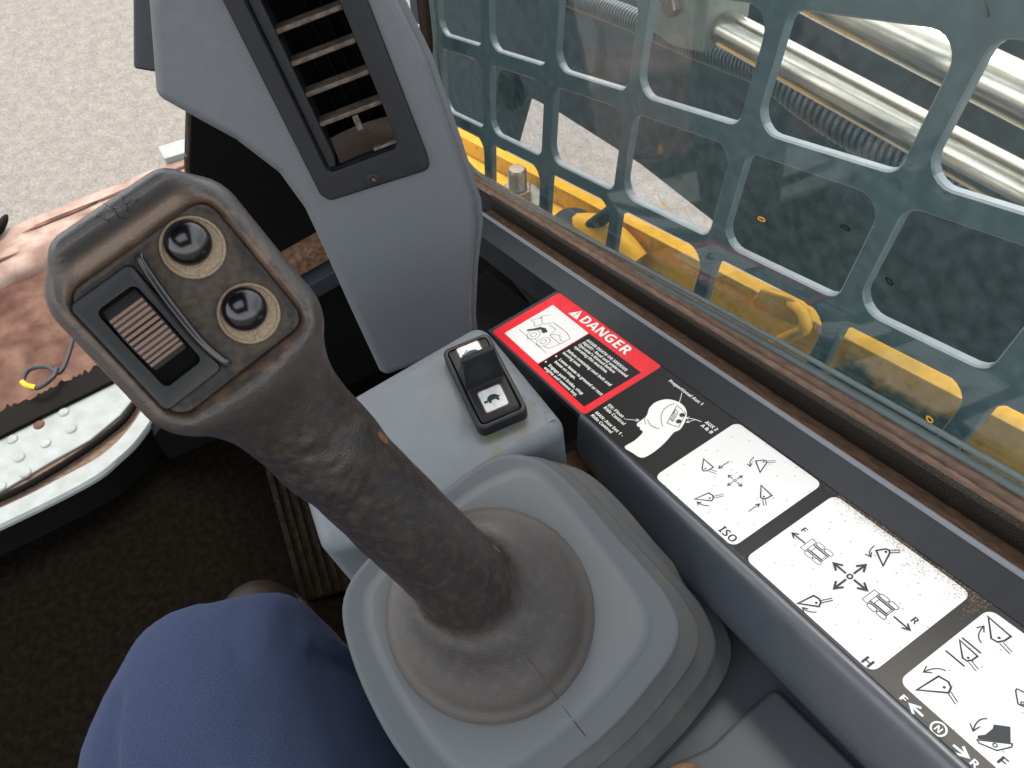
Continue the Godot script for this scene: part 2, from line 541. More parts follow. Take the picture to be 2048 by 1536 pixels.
func build_front() -> void:
	# the front wall right of the door opening
	var t := thing("front_panel", "black inner panel with olive rubber edge behind the grey vent column", "panel")
	var w := Mb.new()
	w.prism(v2([290, 600, 290, 1900, 282, 1900, 66, 1134, 46, 1076, 3, 905, -12, 840, -60, 760, -120, 700, -120, 600]), -752, -732)
	part("panel", w, M.inner_wall, t)
	var e := Mb.new()
	e.tube(curve3(v3([215, 1650, -738, 66, 1134, -738, 46, 1076, -738, 3, 905, -738, -12, 840, -738]), 6), 4.0, 8)
	part("edge_seal", e, M.seal_olive, t)
	var l := Mb.new()
	l.box(Vector3(-70, -14, 0), Vector3(150, 13, 26), 3)
	l.turned(frame(Vector3(134, 924, -732), Vector3(53, 12, 0), Vector3(-12, 53, 0)))
	part("ledge", l, M.dust_brown, t, 35.0, "brown dusty ledge along the foot of the panel")
	var l2 := Mb.new()
	l2.box(Vector3(-70, -46, 0), Vector3(150, -20, 40), 3)
	l2.turned(frame(Vector3(134, 924, -732), Vector3(53, 12, 0), Vector3(-12, 53, 0)))
	part("lower_rail", l2, M.plastic_dark, t)
	# the sill of the door opening
	var d := thing("door_sill", "white painted door sill with raised anti-slip dimples, left of the joystick head", "door sill")
	var edge := v2([-520, -730, -312, -742, -249, -757, -196, -767, -152, -788, -120, -815, -104, -850, -104, -862, -165, -858, -236, -856, -293, -842, -520, -815])
	var pl := Mb.new()
	pl.prism(flip_y(edge), 690, 700, 2.0)
	pl.turned(flat_up())
	part("tread_plate", pl, M.white_paint, d)
	var spots := v2([-217, -830, -250, -825, -285, -818, -318, -812, -214, -797, -248, -790, -282, -784, -316, -778, -279, -756, -310, -750])
	for k in spots.size():
		var b := Mb.new()
		b.lathe(v2([7.6, -0.5, 7.2, 0.9, 5.8, 1.9, 3.6, 2.3, 0.0, 2.4]), Transform3D(Basis(Vector3.RIGHT, Vector3.FORWARD, Vector3.UP), Vector3(spots[k].x, 700, spots[k].y)), 18)
		part("dimple", b, M.rust_plate if k == 1 else M.white_paint, d, 50.0, "rusty dimple worn bare" if k == 1 else "")
	var lip_in := v3([-520, 703, -715, -316, 703, -719, -242, 703, -727, -191, 703, -735, -150, 704, -757, -118, 706, -790, -100, 708, -835])
	var lip_out := v3([-520, 703, -682, -320, 703, -690, -210, 703, -701, -169, 703, -717, -138, 704, -735, -104, 706, -770, -84, 708, -825])
	var lp := Mb.new()
	var ci := curve3(lip_in, 6); var co := curve3(lip_out, 6)
	var rings := []
	for i in ci.size():
		var a := ci[i]; var b := co[i]
		rings.append(PackedVector3Array([a + Vector3(0, -9, 0), b + Vector3(0, -9, 0), b + Vector3(0, -4, 0), b.lerp(a, 0.1), a.lerp(b, 0.1), a + Vector3(0, -4, 0)]))
	lp.solid(rings)
	part("frame_lip", lp, M.white_paint, d)
	var kick := Mb.new()
	var krings := []
	for i in ci.size():
		var b: Vector3 = co[i]
		krings.append(PackedVector3Array([b + Vector3(0, -120, -14), b + Vector3(0, -120, -5), b + Vector3(0, -8, -5), b + Vector3(0, -8, -14)]))
	kick.solid(krings)
	part("kick_plate", kick, M.inner_wall, d)
	var gv := Mb.new()
	gv.tube(curve3(v3([-520, 702, -724, -314, 702, -731, -259, 702, -738, -209, 702, -751, -174, 702, -764, -144, 703, -779, -112, 704, -815]), 6), 4.5, 10)
	part("door_seal", gv, M.strip_rubber, d)
	var gd := Mb.new()
	gd.prism(flip_y(v2([-520, -700, -316, -712, -200, -722, -150, -745, -100, -800, -100, -870, -520, -850])), 660, 696)
	gd.turned(flat_up())
	part("groove", gd, M.sill_dust, d)
	# torn strip in front of the tread plate
	var torn := Mb.new()
	var tp := PackedVector2Array()
	var tx := -520.0
	while tx <= -60.0:
		tp.append(Vector2(tx, 866.0 + (tx + 290.0) * 0.10 + absf(wobble.get_noise_1d(tx * 9.0)) * 16.0 + wobble.get_noise_1d(tx * 3.0) * 9.0)); tx += 4.0
	while tx >= -520.0:
		tp.append(Vector2(tx, 832.0 + (tx + 290.0) * 0.14 - 6.0)); tx -= 20.0
	torn.prism(tp, 692, 706, 2.0)
	torn.turned(flat_up())
	var ts := part("rubber_strip", torn, M.strip_rubber, self)
	tag(ts, "torn black rubber strip with a ragged edge beyond the white sill", "rubber strip")
	var wire := thing("wire_loop", "small loop of grey wire lying on the rusty plate beyond the white sill", "wire")
	var wr := Mb.new()
	wr.tube(curve3(v3([-150, 735, -985, -179, 724, -920, -203, 720, -883, -217, 722, -900, -239, 722, -906, -250, 720, -888, -235, 722, -868, -213, 724, -874, -205, 722, -890]), 8), 3.0, 8)
	part("cable", wr, M.wire_grey, wire, 60.0)
	var tip := Mb.new()
	tip.tube(curve3(v3([-251, 721, -890, -246, 722, -879, -236, 723, -869]), 6), 3.6, 8)
	part("sleeve", tip, M.yellow, wire, 60.0, "yellow sleeve on the wire")
	# outside the door, lower down
	var rp := Mb.new()
	rp.box(Vector3(-900, 520, -1250), Vector3(320, 610, -880), 4)
	var ro := part("crossmember", rp, M.rust_plate, self)
	tag(ro, "red-brown rusty steel plate in front of the white door sill", "steel plate")
	var bm := thing("front_beam", "worn beam with peeling pale paint lying beyond the rusty plate", "beam")
	var bb := Mb.new()
	var brings := []
	for i in 61:
		var x := -900.0 + i * 24.0
		var z := -1283.0 - (x + 267.0) * 0.14
		var w1 := wobble.get_noise_1d(x * 1.7) * 5.0
		var w2 := wobble.get_noise_1d(x * 1.3 + 400.0) * 6.0
		brings.append(PackedVector3Array([Vector3(x, 560, z + 60), Vector3(x, 612, z + 58), Vector3(x, 628 + w1 * 0.3, z + 44 + w1), Vector3(x, 632, z), Vector3(x, 628, z - 62 + w2), Vector3(x, 600, z - 70 + w2), Vector3(x, 560, z - 68)]))
	bb.solid(brings)
	part("beam_body", bb, M.worn_beam, bm, 75.0)
	for k in 3:
		var chip := Mb.new()
		var cp := PackedVector2Array()
		for q in 14:
			var a := TAU * q / 14
			cp.append(Vector2(cos(a) * [70.0, 110.0, 60.0][k], sin(a) * [5.0, 4.0, 6.0][k]) * (0.7 + rng.randf() * 0.5))
		chip.prism(cp, 0, 0.8)
		chip.turned(frame(Vector3([-150.0, 0.0, -300.0][k], 632, [-1330.0, -1352.0, -1262.0][k]), Vector3(1, 0, -0.14), Vector3(0, 0, -1)))
		part("bare_patch", chip, M.rust_plate, bm)
	var stub := Mb.new()
	stub.tube(curve3(v3([-330, 634, -1292, -280, 637, -1312, -250, 640, -1340, -232, 642, -1366]), 5), PackedFloat32Array([4, 5, 6, 7, 8, 7, 8, 9, 8, 9, 9, 8, 7, 6, 4, 2]), 9)
	var so := part("rubber_scrap", stub, M.strip_rubber, self, 60.0)
	tag(so, "dark scrap of torn rubber on the pale beam at the left edge", "rubber scrap")
	var wb := Mb.new()
	wb.box(Vector3(50, 600, -1436), Vector3(120, 640, -1392), 4)
	var wo := part("white_block", wb, M.white_paint, self)
	tag(wo, "small white painted block at the end of the pale beam", "block")
	# pedal in the footwell
	var pd := thing("foot_pedal", "ribbed brown pedal in the dark footwell behind the joystick shaft", "pedal", frame(Vector3(-0.034, 0.640, -0.446), Vector3(46, 8, 14), Vector3(-5, 105, -168)))
	var base := Mb.new()
	base.prism(rrect(0, 0, 92, 215, 6), -8, 0, 2.0)
	part("pedal_plate", base, M.pedal, pd)
	for k in 8:
		var r := Mb.new()
		r.box(Vector3(4 + k * 11, 4, -0.5), Vector3(9.5 + k * 11, 211, 4.5), 1.2)
		part("rib", r, M.pedal, pd)


func flip_y(p: PackedVector2Array) -> PackedVector2Array:     # plan coordinates (x, z) to (x, -z)
	var out := PackedVector2Array()
	for q in p: out.append(Vector2(q.x, -q.y))
	return out


func flat_up() -> Transform3D:                                 # a prism drawn in plan, its height upwards
	return Transform3D(Vector3.RIGHT, Vector3(0, 0, -1), Vector3.UP, Vector3.ZERO)


# ---------------------------------------------------------------- outside the window
func build_outside() -> void:
	# loader arm: a deep dark plate with a pin boss
	var arm := thing("loader_arm", "dark grey loader arm standing outside the window behind the tubes", "loader arm")
	var a := Mb.new()
	a.prism(v2([-1196, 560, -1150, 700, -1115, 771, -1080, 790, -1040, 785, -1020, 808, -918, 836, -707, 881, -554, 899, -400, 902, 500, 960, 500, 1330, -300, 1300, -700, 1250, -1500, 1090, -1500, 560]), 0, 90, 4.0)
	a.turned(Transform3D(Vector3(0, 0, 1), Vector3(0, 1, 0), Vector3(-1, 0, 0), Vector3(710, 0, 0)))
	part("arm_plate", a, M.arm, arm)
	var on_arm := func(z: float, y: float, x := 620.0) -> Transform3D: return Transform3D(Vector3(0, 0, 1), Vector3(0, 1, 0), Vector3(-1, 0, 0), Vector3(x, y, z))
	var b := Mb.new()
	b.lathe(v2([64, 0, 64, 10, 60, 14, 44, 14, 42, 8, 0, 8]), on_arm.call(-880, 985), 40)
	part("pin_boss", b, M.arm, arm)
	var b2 := Mb.new()
	b2.lathe(v2([34, 0, 34, 14, 30, 18, 0, 18]), on_arm.call(-1062, 800), 32)
	part("pin", b2, M.strip_rubber, arm)
	var st := Mb.new()
	st.prism(v2([-1500, 1000, -900, 1110, -560, 1150, -560, 1240, -1500, 1240]), 0, 22, 6.0)
	st.turned(on_arm.call(0, 0, 640.0))
	part("stiffener", st, M.arm, arm)
	# yellow chassis rail
	var y := thing("chassis_rail", "yellow painted chassis plate outside the window, below the steel guard", "chassis plate", frame(Vector3(0.400, 1.230, 0.0), Vector3(0, 0.3640, 1), Vector3(0, 1, -0.364)))
	var ym := Mb.new()
	var dirt := func(x: float, h: float) -> Color:
		var n := wobble.get_noise_2d(x * 0.9, h * 0.9)
		var n2 := wobble.get_noise_2d(x * 4.0 + 300.0, h * 4.0)
		var line := -19.0 - 70.0 * smoothstep(-125.0, -75.0, x) - 60.0 * smoothstep(-215.0, -240.0, x) + 13.0 * n
		var k := smoothstep(line + 5.0, line - 6.0, h + n2 * 6.0)
		var w := smoothstep(0.36, 0.46, n2) * 0.5
		return Color(1, 1, 1).lerp(Color(0.35, 0.36, 0.6), w).lerp(Color(0.045, 0.10, 1.1), k)
	for i in 280:
		for j in 45:
			var x0 := -980.0 + i * 4.5; var x1 := x0 + 4.5
			var h0 := -4.0 * j - 2.0; var h1 := h0 - 4.0
			var p := [Vector3(x0, h1, 0), Vector3(x1, h1, 0), Vector3(x1, h0, 0), Vector3(x0, h0, 0)]
			var q := []
			for e in p: q.append(dirt.call(e.x, e.y))
			ym.tri_c(p[0], p[1], p[2], q[0], q[1], q[2]); ym.tri_c(p[0], p[2], p[3], q[0], q[2], q[3])
	# the face looks towards the cab (-x world): local z axis points there
	var topedge := Mb.new()
	topedge.along_x(v2([-1.2, -0.1, -0.3, -0.5, 0, -1.4, 0, -14, -240, -14, -240, -1.5, -182, -1.5, -182, -0.4]), -980, 280)
	var yface := part("plate_face", ym, M.yellow, y, 60.0)
	part("plate_body", topedge, M.yellow, y)
	yface.set_meta("label", "inner face of the yellow plate with a dark oily stain along its foot")
	# the yellow deck at the corner, with bolts
	var deck := Mb.new()
	deck.box(Vector3(-980, -44, 0.4), Vector3(-470, -32, 84), 3.0)
	deck.turned(frame(Vector3(400, 1241.5, 0), Vector3(0, 0.3640, 1), Vector3(0, 1, -0.364)))
	var dk := part("chassis_deck", deck, M.yellow, self)
	tag(dk, "yellow deck under the lower left corner of the window, carrying bolts", "chassis plate")
	var up := Vector3(0, 1, -0.1).normalized()
	var bt := thing("deck_bolt", "zinc plated bolt with nut and washer standing on the yellow deck", "bolt", frame(Vector3(0.370, 0.985, -0.622), Vector3(1, 0, 0), Vector3(0, -0.1, -1)))
	var ws := Mb.new()
	ws.lathe(v2([0, 0, 30, 0, 30, 3, 29, 4, 0, 4]), Transform3D(), 30)
	part("washer", ws, M.clamp, bt)
	var nut := Mb.new()
	nut.prism(disc(0, 0, 17, 6), 4, 17, 2.0)
	part("nut", nut, M.steel, bt)
	var thread := Mb.new()
	var pr := PackedVector2Array()
	for k in 12:
		pr.append(Vector2(9.6, 16.0 + k * 2.0)); pr.append(Vector2(10.8, 17.0 + k * 2.0))
	pr.append(Vector2(8.8, 41.5)); pr.append(Vector2(0, 41.8))
	thread.lathe(pr, Transform3D(), 20)
	part("thread", thread, M.steel, bt, 20.0)
	var b3 := thing("deck_bolt", "dull grey bolt head beside a grey strut, right of the zinc bolt", "bolt", frame(Vector3(0.370, 1.030, -0.509), Vector3(1, 0, 0), Vector3(0, -0.1, -1)))
	var hd := Mb.new()
	hd.lathe(v2([0, 0, 22, 0, 22, 9, 19, 13, 8, 14, 0, 14]), Transform3D(), 24)
	part("bolt_head", hd, M.arm, b3)
	var rod := Mb.new()
	rod.tube(v3([370, 1010, -522, 370, 1050, -484, 370, 1100, -449, 380, 1120, -432]), 7.0, 10)
	var ro := part("strut", rod, M.arm, self, 60.0)
	tag(ro, "thin grey strut rising from the yellow deck beside the bolt head", "strut")
	var lump := Mb.new()
	lump.tube(curve3(v3([378, 1020, -520, 376, 1052, -478, 378, 1060, -448, 384, 1050, -420]), 6), 15.0, 12)
	var lu := part("weld_tab", lump, M.yellow, self, 60.0)
	tag(lu, "rounded yellow tab at the foot of the grey strut", "tab")
	# the bent yellow hook
	var hk := thing("hook", "bent yellow hook in front of the yellow plate, below the guard's middle", "hook")
	var tab := Mb.new()
	tab.prism(rounded(v2([-274, 1138, -268, 1160, -240, 1176, -226, 1176, -222, 1164, -236, 1152]), 4), 0, 7, 2.0, 2, true)
	tab.turned(Transform3D(Vector3(0, 0, 1), Vector3(0, 1, 0), Vector3(-1, 0, 0), Vector3(382, 0, 0)))
	part("tab", tab, M.yellow, hk)
	var bend := Mb.new()
	bend.tube(curve3(v3([378, 1168, -240, 374, 1174, -227, 372, 1168, -218, 374, 1152, -225, 375, 1124, -239, 376, 1090, -256]), 8), 4.6, 12)
	part("bend", bend, M.yellow, hk, 60.0)
	# hydraulic tubes
	var t1 := Mb.new()
	t1.tube(v3([400, 1320, -700, 400, 1356, -312, 400, 1369, -179, 400, 1400, 150]), 13.5, 32)
	tag(part("hydraulic_tube", t1, M.zinc, self, 60.0), "upper bright zinc hydraulic tube crossing the top right of the window", "tube", "hydraulic tubes outside the window")
	var t2 := Mb.new()
	t2.tube(v3([402, 1288, -480, 402, 1298, -391, 402, 1327, -153, 402, 1362, 150]), 12.5, 32)
	tag(part("hydraulic_tube", t2, M.zinc, self, 60.0), "lower yellowish zinc hydraulic tube starting at the steel clamp", "tube", "hydraulic tubes outside the window")
	var cl := thing("tube_clamp", "dull steel clamp block holding the lower tube at the window's top", "clamp")
	var cb := Mb.new()
	cb.prism(rounded(v2([-470, 1270, -425, 1272, -392, 1284, -398, 1330, -470, 1330]), 5), 0, 40, 3.0, 2, true)
	cb.turned(Transform3D(Vector3(0, 0, 1), Vector3(0, 1, 0), Vector3(-1, 0, 0), Vector3(424, 0, 0)))
	part("block", cb, M.clamp, cl)
	var cbolt := Mb.new()
	cbolt.prism(disc(0, 0, 9, 6), 0, 8, 1.5)
	cbolt.turned(Transform3D(Vector3(0, 0, 1), Vector3(0, 1, 0), Vector3(-1, 0, 0), Vector3(384, 1304, -430)))
	part("bolt_head", cbolt, M.steel, cl)
	# spiral wrapped hoses
	spiral_hose("black hose in a coiled spiral guard, along the upper left of the window", v3([436, 1165, -800, 438, 1194, -657, 438, 1219, -557, 440, 1241, -453, 440, 1259, -380, 440, 1275, -290, 442, 1280, -200]), 9.0, 4.2)
	spiral_hose("thicker black hose in a coarse spiral guard, under the lower zinc tube", v3([436, 1272, -385, 424, 1276, -340, 420, 1279, -307, 420, 1282, -271, 420, 1287, -234, 420, 1303, -153, 420, 1330, 0]), 11.5, 5.6)


func spiral_hose(label: String, path: PackedVector3Array, r: float, pitch: float) -> void:
	var h := thing("spiral_hose", label, "hose", Transform3D(), "wrapped hoses outside the window")
	var c := curve3(path, 10)
	var core := Mb.new()
	core.tube(c, r * 0.86, 14)
	part("hose_core", core, M.hose, h, 60.0)
	var cv := Curve3D.new()
	for p in c: cv.add_point(p)
	cv.bake_interval = 2.0
	var len_ := cv.get_baked_length()
	var turns := int(len_ / pitch)
	var coil := Mb.new()
	var pts := PackedVector3Array()
	var n := turns * 12
	var side := Vector3(1, 0, 0)
	for i in n + 1:
		var s := len_ * i / n
		var p := cv.sample_baked(s, true)
		var t := (cv.sample_baked(minf(s + 1.0, len_), true) - cv.sample_baked(maxf(s - 1.0, 0.0), true)).normalized()
		var u := (side - t * side.dot(t)).normalized()
		var w := t.cross(u)
		var ang := TAU * i / 12.0
		pts.append(p + (u * cos(ang) + w * sin(ang)) * r)
	coil.tube(pts, pitch * 0.36, 6)
	part("spiral_wrap", coil, M.hose, h, 70.0)


# ---------------------------------------------------------------- side window, its sill and its guard
func build_window() -> void:
	var outline := smooth_corner(v2([-430, 420, -486, 151, -507, 97, -512, 48, -498, 6, -452, -14, -361, -18, -175, -11, -31, -7, 102, -6, 300, -6, 300, 420]))
	var t := thing("side_window", "hazy side window pane with a rounded lower corner and rubber seal", "window", GLASS)
	var g := Mb.new()
	g.cap(Mb.at_z(outline, 0), true)
	part("pane", g, M.window_glass, t)
	var df := Mb.new()
	df.cap(Mb.at_z(outline, 0.8), true)
	part("dust_film", df, M.dust_film, t)
	var seal := Mb.new()
	var sp := v3([-436, 420, 0, -494, 151, 0, -515, 97, 0, -520, 48, 0, -506, 0, 0, -458, -22, 0, -361, -25, 0, -175, -18, 0, -31, -13, 0, 102, -12, 0, 300, -12, 0])
	seal.tube(curve3(sp, 8), 8.5, 12)
	part("seal", seal, M.seal_olive, t, 60.0)
	for k in 2:
		var e := Mb.new()
		var ep := PackedVector3Array()
		var src := v3([-430, 420, 1.6, -478, 151, 1.6, -498, 97, 1.6, -503, 50, 1.6, -490, 12, 1.6, -450, -5, 1.6, -361, -9, 1.6, -175, -3, 1.6, -31, 1, 1.6, 102, 2, 1.6, 300, 2, 1.6])
		for p in src: ep.append(p + Vector3(5.0 * k if p.x < -440 else 0.0, 6.5 * k if p.x > -500 else 0.0, 0))
		e.tube(curve3(ep, 8), 2.2 - 0.6 * k, 8)
		part("edge_bead", e, M.seal_grey, t, 60.0)
	# wear marks on the pane
	var marks := v2([-64, 78, -8, 92, -150, 60, 20, 74, 52, 12])
	for k in marks.size():
		var mk := Mb.new()
		var ring := PackedVector3Array()
		for q in 14:
			var a := TAU * q / 14
			var rr := 1.0 + 0.35 * sin(a * 2.0 + k) + 0.2 * sin(a * 5.0 + k * 2.0)
			ring.append(Vector3(marks[k].x + cos(a) * 2.0 * rr + sin(a) * 0.8, marks[k].y + sin(a) * 0.9 * rr - cos(a) * 0.7, 1.4))
		ring.append(ring[0])
		mk.tube(ring, 0.28, 5, false)
		part("chip_mark", mk, M.yellow if k % 2 == 0 else M.strip_rubber, t, 60.0)

	var s := thing("window_sill", "dusty black window sill with brown dirt in its channel above the decals", "window sill", PANEL)
	var x0 := -400.0; var x1 := 300.0
	var r := Mb.new()
	r.along_x(v2([31.2, -8, 31.2, 0.5, 32.2, 1.2, 43.4, 8.0, 44.6, 8.9, 46.2, 9.3, 47.6, 8.7, 48, 7.5, 48, -8]), x0, x1, 1)
	part("rail", r, M.rail, s, 20.0)
	var re := Mb.new()
	re.along_x(v2([44.2, 8.9, 45.2, 9.7, 46.6, 9.9, 47.4, 9.2, 47.0, 8.4]), x0, x1, 1)
	part("rail_highlight", re, M.rail_highlight, s, 60.0)  # a paler strip that paints the highlight along the rail
	var ch := Mb.new()
	sheet_along(ch, x0, x1, 46.0, 62.0, func(x: float, y: float) -> float: return (-7.0 if y < 52.5 else 0.6) + wobble.get_noise_2d(x * 3.0, y * 8.0) * 0.5)
	part("channel", ch, M.channel_dust, s, 60.0, "brown dirt lying in the channel")
	var rb := Mb.new()
	rb.along_x(v2([60.2, -9, 60.2, 2, 61.6, 13.2, 62.6, 14.2, 64.5, 14.4, 66, 12, 66, -9]), x0, x1, 1)
	part("rubber_lip", rb, M.sill_rubber, s, 20.0)
	var du := Mb.new()
	sheet_along(du, x0 - 80.0, x1, 64.0, 79.0, func(x: float, y: float) -> float: return 13.2 + (y - 64.0) * 0.15 + wobble.get_noise_2d(x * 4.0, y * 9.0) * 0.4 - (1.6 if y > 69.0 and y < 72.0 else 0.0))
	part("outer_ledge", du, M.sill_dust, s, 60.0, "ledge under the glass coated with brown dust")
	var un := Mb.new()
	un.along_x(v2([31, -30, 80, -30, 80, 11, 66, 10, 60, -4, 48, -8, 31, -8]), x0 - 80.0, x1, 1)
	part("sill_body", un, M.rail, s, 20.0)

	# the steel guard outside the glass
	var gm := Mb.new()
	var bars := [-700.0, -592.0, -482.0, -368.5, -259.5, -147.5, -38.5, 53.0, 172.0, 282.0, 390.0]
	var rows := [[16.5, -58.0], [95.5, 29.5], [175.5, 110.0], [255.5, 190.0], [335.0, 270.0]]
	var edges_y := [-64.0, 23.0, 102.7, 182.7, 262.7, 342.0]
	var sk := 0.355
	for j in rows.size():
		for i in bars.size() - 1:
			var hw0: float = [9, 9, 9, 8.5, 6.5, 7, 6.5, 6.5, 6.5, 6.5, 6.5][i]
			var hw1: float = [9, 9, 9, 8.5, 6.5, 7, 6.5, 6.5, 6.5, 6.5, 6.5][i + 1]
			var lo: float = rows[j][1]; var hi: float = rows[j][0]
			var hole := rounded(v2([bars[i] + hw0 + sk * lo, lo, bars[i + 1] - hw1 + sk * lo, lo, bars[i + 1] - hw1 + sk * hi, hi, bars[i] + hw0 + sk * hi, hi]), 11.5, 6)
			var cy0: float = edges_y[j]; var cy1: float = edges_y[j + 1]
			var outer := PackedVector2Array()
			for p in hole:                    # the point of the cell's border that goes with each point of the hole
				var u: float = (p.x - sk * p.y - bars[i]) / (bars[i + 1] - bars[i]); var w: float = (p.y - cy0) / (cy1 - cy0)
				var d := Vector2(u - 0.5, w - 0.5)
				d /= maxf(absf(d.x), absf(d.y)) * 2.0
				var yy := cy0 + (d.y + 0.5) * (cy1 - cy0)
				outer.append(Vector2(bars[i] + (d.x + 0.5) * (bars[i + 1] - bars[i]) + sk * yy, yy))
			for cx in 2:                      # the cell's own corners belong to the middles of the hole's corners
				for cy in 2:
					var yy := cy0 if cy == 0 else cy1
					var at := Vector2(bars[i + cx] + sk * yy, yy)
					var near := 0
					for q in range(3, hole.size(), 7):
						if hole[q].distance_squared_to(at) < hole[near].distance_squared_to(at) or near == 0: near = q
					outer[near] = at
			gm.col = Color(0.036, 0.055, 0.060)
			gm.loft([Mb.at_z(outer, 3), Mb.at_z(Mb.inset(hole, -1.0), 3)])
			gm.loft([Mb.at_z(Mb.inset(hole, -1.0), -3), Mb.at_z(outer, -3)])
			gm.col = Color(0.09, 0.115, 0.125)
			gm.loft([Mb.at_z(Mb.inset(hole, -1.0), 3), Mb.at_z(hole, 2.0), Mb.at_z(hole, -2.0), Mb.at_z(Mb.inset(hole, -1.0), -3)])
	# opening walls are coloured paler, upward edges palest, standing in for sky light
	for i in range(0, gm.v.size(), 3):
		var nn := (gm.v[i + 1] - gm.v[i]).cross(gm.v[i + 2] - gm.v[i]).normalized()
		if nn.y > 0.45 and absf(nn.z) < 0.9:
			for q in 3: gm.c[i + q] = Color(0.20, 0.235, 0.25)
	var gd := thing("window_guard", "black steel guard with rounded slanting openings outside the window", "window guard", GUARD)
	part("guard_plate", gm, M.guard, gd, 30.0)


func smooth_corner(p: PackedVector2Array) -> PackedVector2Array:
	return rounded(p, 30.0, 4)


func sheet_along(mb: Mb, x0: float, x1: float, y0: float, y1: float, height: Callable) -> void:
	var nx := int((x1 - x0) / 3.0); var ny := 12
	for i in nx:
		for j in ny:
			var p := []
			for q in [[0, 0], [1, 0], [1, 1], [0, 1]]:
				var x := lerpf(x0, x1, float(i + q[0]) / nx); var y := lerpf(y0, y1, float(j + q[1]) / ny)
				p.append(Vector3(x, y, height.call(x, y)))
			mb.quad(p[0], p[1], p[2], p[3])


# ---------------------------------------------------------------- console
func build_console() -> void:
	var t := thing("side_console", "grey plastic side console under the joystick, between the seat and the window", "console", PANEL)
	var inv := PANEL.affine_inverse()
	var dp := Mb.new()
	dp.box(Vector3(-236, -31, -6), Vector3(320, 31.0, 0))
	var pk := Mb.new()
	pk.box(Vector3(-430, -60, -110), Vector3(-200, 45, -70), 3)
	part("front_pocket", pk, M.inner_wall, t)
	part("decal_shelf", dp, M.plastic_dark, t)
	# the rolled ridge falling from the shelf to the tray
	var rg := Mb.new()
	var rings := []
	for i in 41:
		var x := -106.0 + i * 10.0
		var k := smoothstep(-106.0, -40.0, x)                     # the ridge starts at the pod
		var w := lerpf(0.55, 1.0, k)
		var prof := [[-29.6, -6.0], [-29.8, 0.3], [-31.2, 1.1], [-33.4, 1.0], [-35.4, 0.0], [-37.2, -1.9], [-39.0, -4.6], [-43, -11], [-46.6, -17], [-49.2, -21.6], [-50.2, -25], [-49.4, -30], [-44.0, -46], [-36.0, -76], [-32, -76]]
		var ring := PackedVector3Array()
		for q in prof: ring.append(Vector3(x, -29.6 + (q[0] + 29.6) * w, q[1]))
		ring.reverse()
		rings.append(ring)
	rg.solid(rings)
	part("ridge", rg, M.ridge, t, 60.0)
	var tr := Mb.new()
	tr.box(Vector3(-60, -215, -190), Vector3(320, -30, -70), 3)
	part("tray", tr, M.plastic_tray, t)
	var rc := Mb.new()
	rc.prism(rounded(v2([66, -42, 320, -34, 320, -200, 62, -200, 63, -120, 70, -88, 67, -60]), 5), -72, -65, 3.0)
	part("tray_cover", rc, M.plastic_tray, t, 40.0)
	var ws := Mb.new()
	ws.lathe(v2([6.5, 0, 12, 0, 12.5, 1.2, 11, 2.2, 8, 2.2, 6.5, 1.0]), Transform3D(Basis(), Vector3(80, -110, -64.8)), 28)
	part("washer", ws, M.dust_brown, t)
	# the raised pod that carries the switch
	var top := rounded(v2([-38.5, 33.4, -38.5, -92, 33, -104, 52, -70, 48.5, -30, 49, 34.4]), 9.0, 6)
	var pd := Mb.new()
	var dust := func(p: Vector3) -> Color:
		var n := wobble.get_noise_3d(p.x * 3.0, p.y * 3.0, p.z * 3.0)
		var d := Vector2(p.x - 30.0, p.y - 6.0).length()
		var k := smoothstep(0.05, 0.35, n + 0.30 * smoothstep(26.0, 4.0, d)) * smoothstep(34.0, 10.0, d) * (1.0 if p.x > 27.0 else 0.35)
		return Color(1, 1, 1).lerp(Color(1.5, 0.85, 0.5), clampf(k, 0.0, 0.8))
	pd.prism(top, -190, 0, 8.0, 5)
	# a fine sheet for the top so that the dust round the switch has edges
	for i in pd.c.size(): pd.c[i] = Color(1, 1, 1)
	pd.turned(inv * POD)
	var from := pd.v.size()
	# inv * POD works in metres; the shapes are in millimetres, so its shift is put right here
	var xf := inv * POD
	var shift := xf.origin * 1000.0 - xf.origin
	for i in from: pd.v[i] += shift
	part("pod", pd, M.plastic_pod, t, 40.0)
	var du := Mb.new()
	for i in 44:
		for j in 36:
			var p := []
			var q := []
			for e in [[0, 0], [1, 0], [1, 1], [0, 1]]:
				var a := Vector3(-12.0 + (i + e[0]) * 1.2, -8.0 + (j + e[1]) * 1.1, 0.12)
				p.append(xf * (a * 0.001) * 1000.0); q.append(dust.call(a))
			if q[0].b < 0.93 or q[1].b < 0.93 or q[2].b < 0.93 or q[3].b < 0.93:
				du.tri_c(p[0], p[1], p[2], q[0], q[1], q[2]); du.tri_c(p[0], p[2], p[3], q[0], q[2], q[3])
	if du.v.size() > 0:
		part("dirt_patch", du, M.plastic_pod, t, 60.0, "brown dirt round the rocker switch")
	# crumbs of dirt in the crevice between pod and ridge
	var cr := Mb.new()
	for k in 70:
		var x := rng.randf_range(-112, -30)
		var y := -31.0 - rng.randf_range(2, 22) 
		var s := rng.randf_range(0.4, 1.5)
		cr.lathe(v2([0, -s * 0.5, s, 0, s * 0.7, s * 0.5, 0, s * 0.6]), Transform3D(Basis(), Vector3(x, y, -44.5 + rng.randf() * 3.0)), 5)
	var fl := Mb.new()
	fl.box(Vector3(-130, -66, -80), Vector3(10, -34, -45), 2)
	part("crevice_floor", fl, M.channel_dust, t)
	part("crumbs", cr, M.channel_dust, t).set_meta("kind", "stuff")


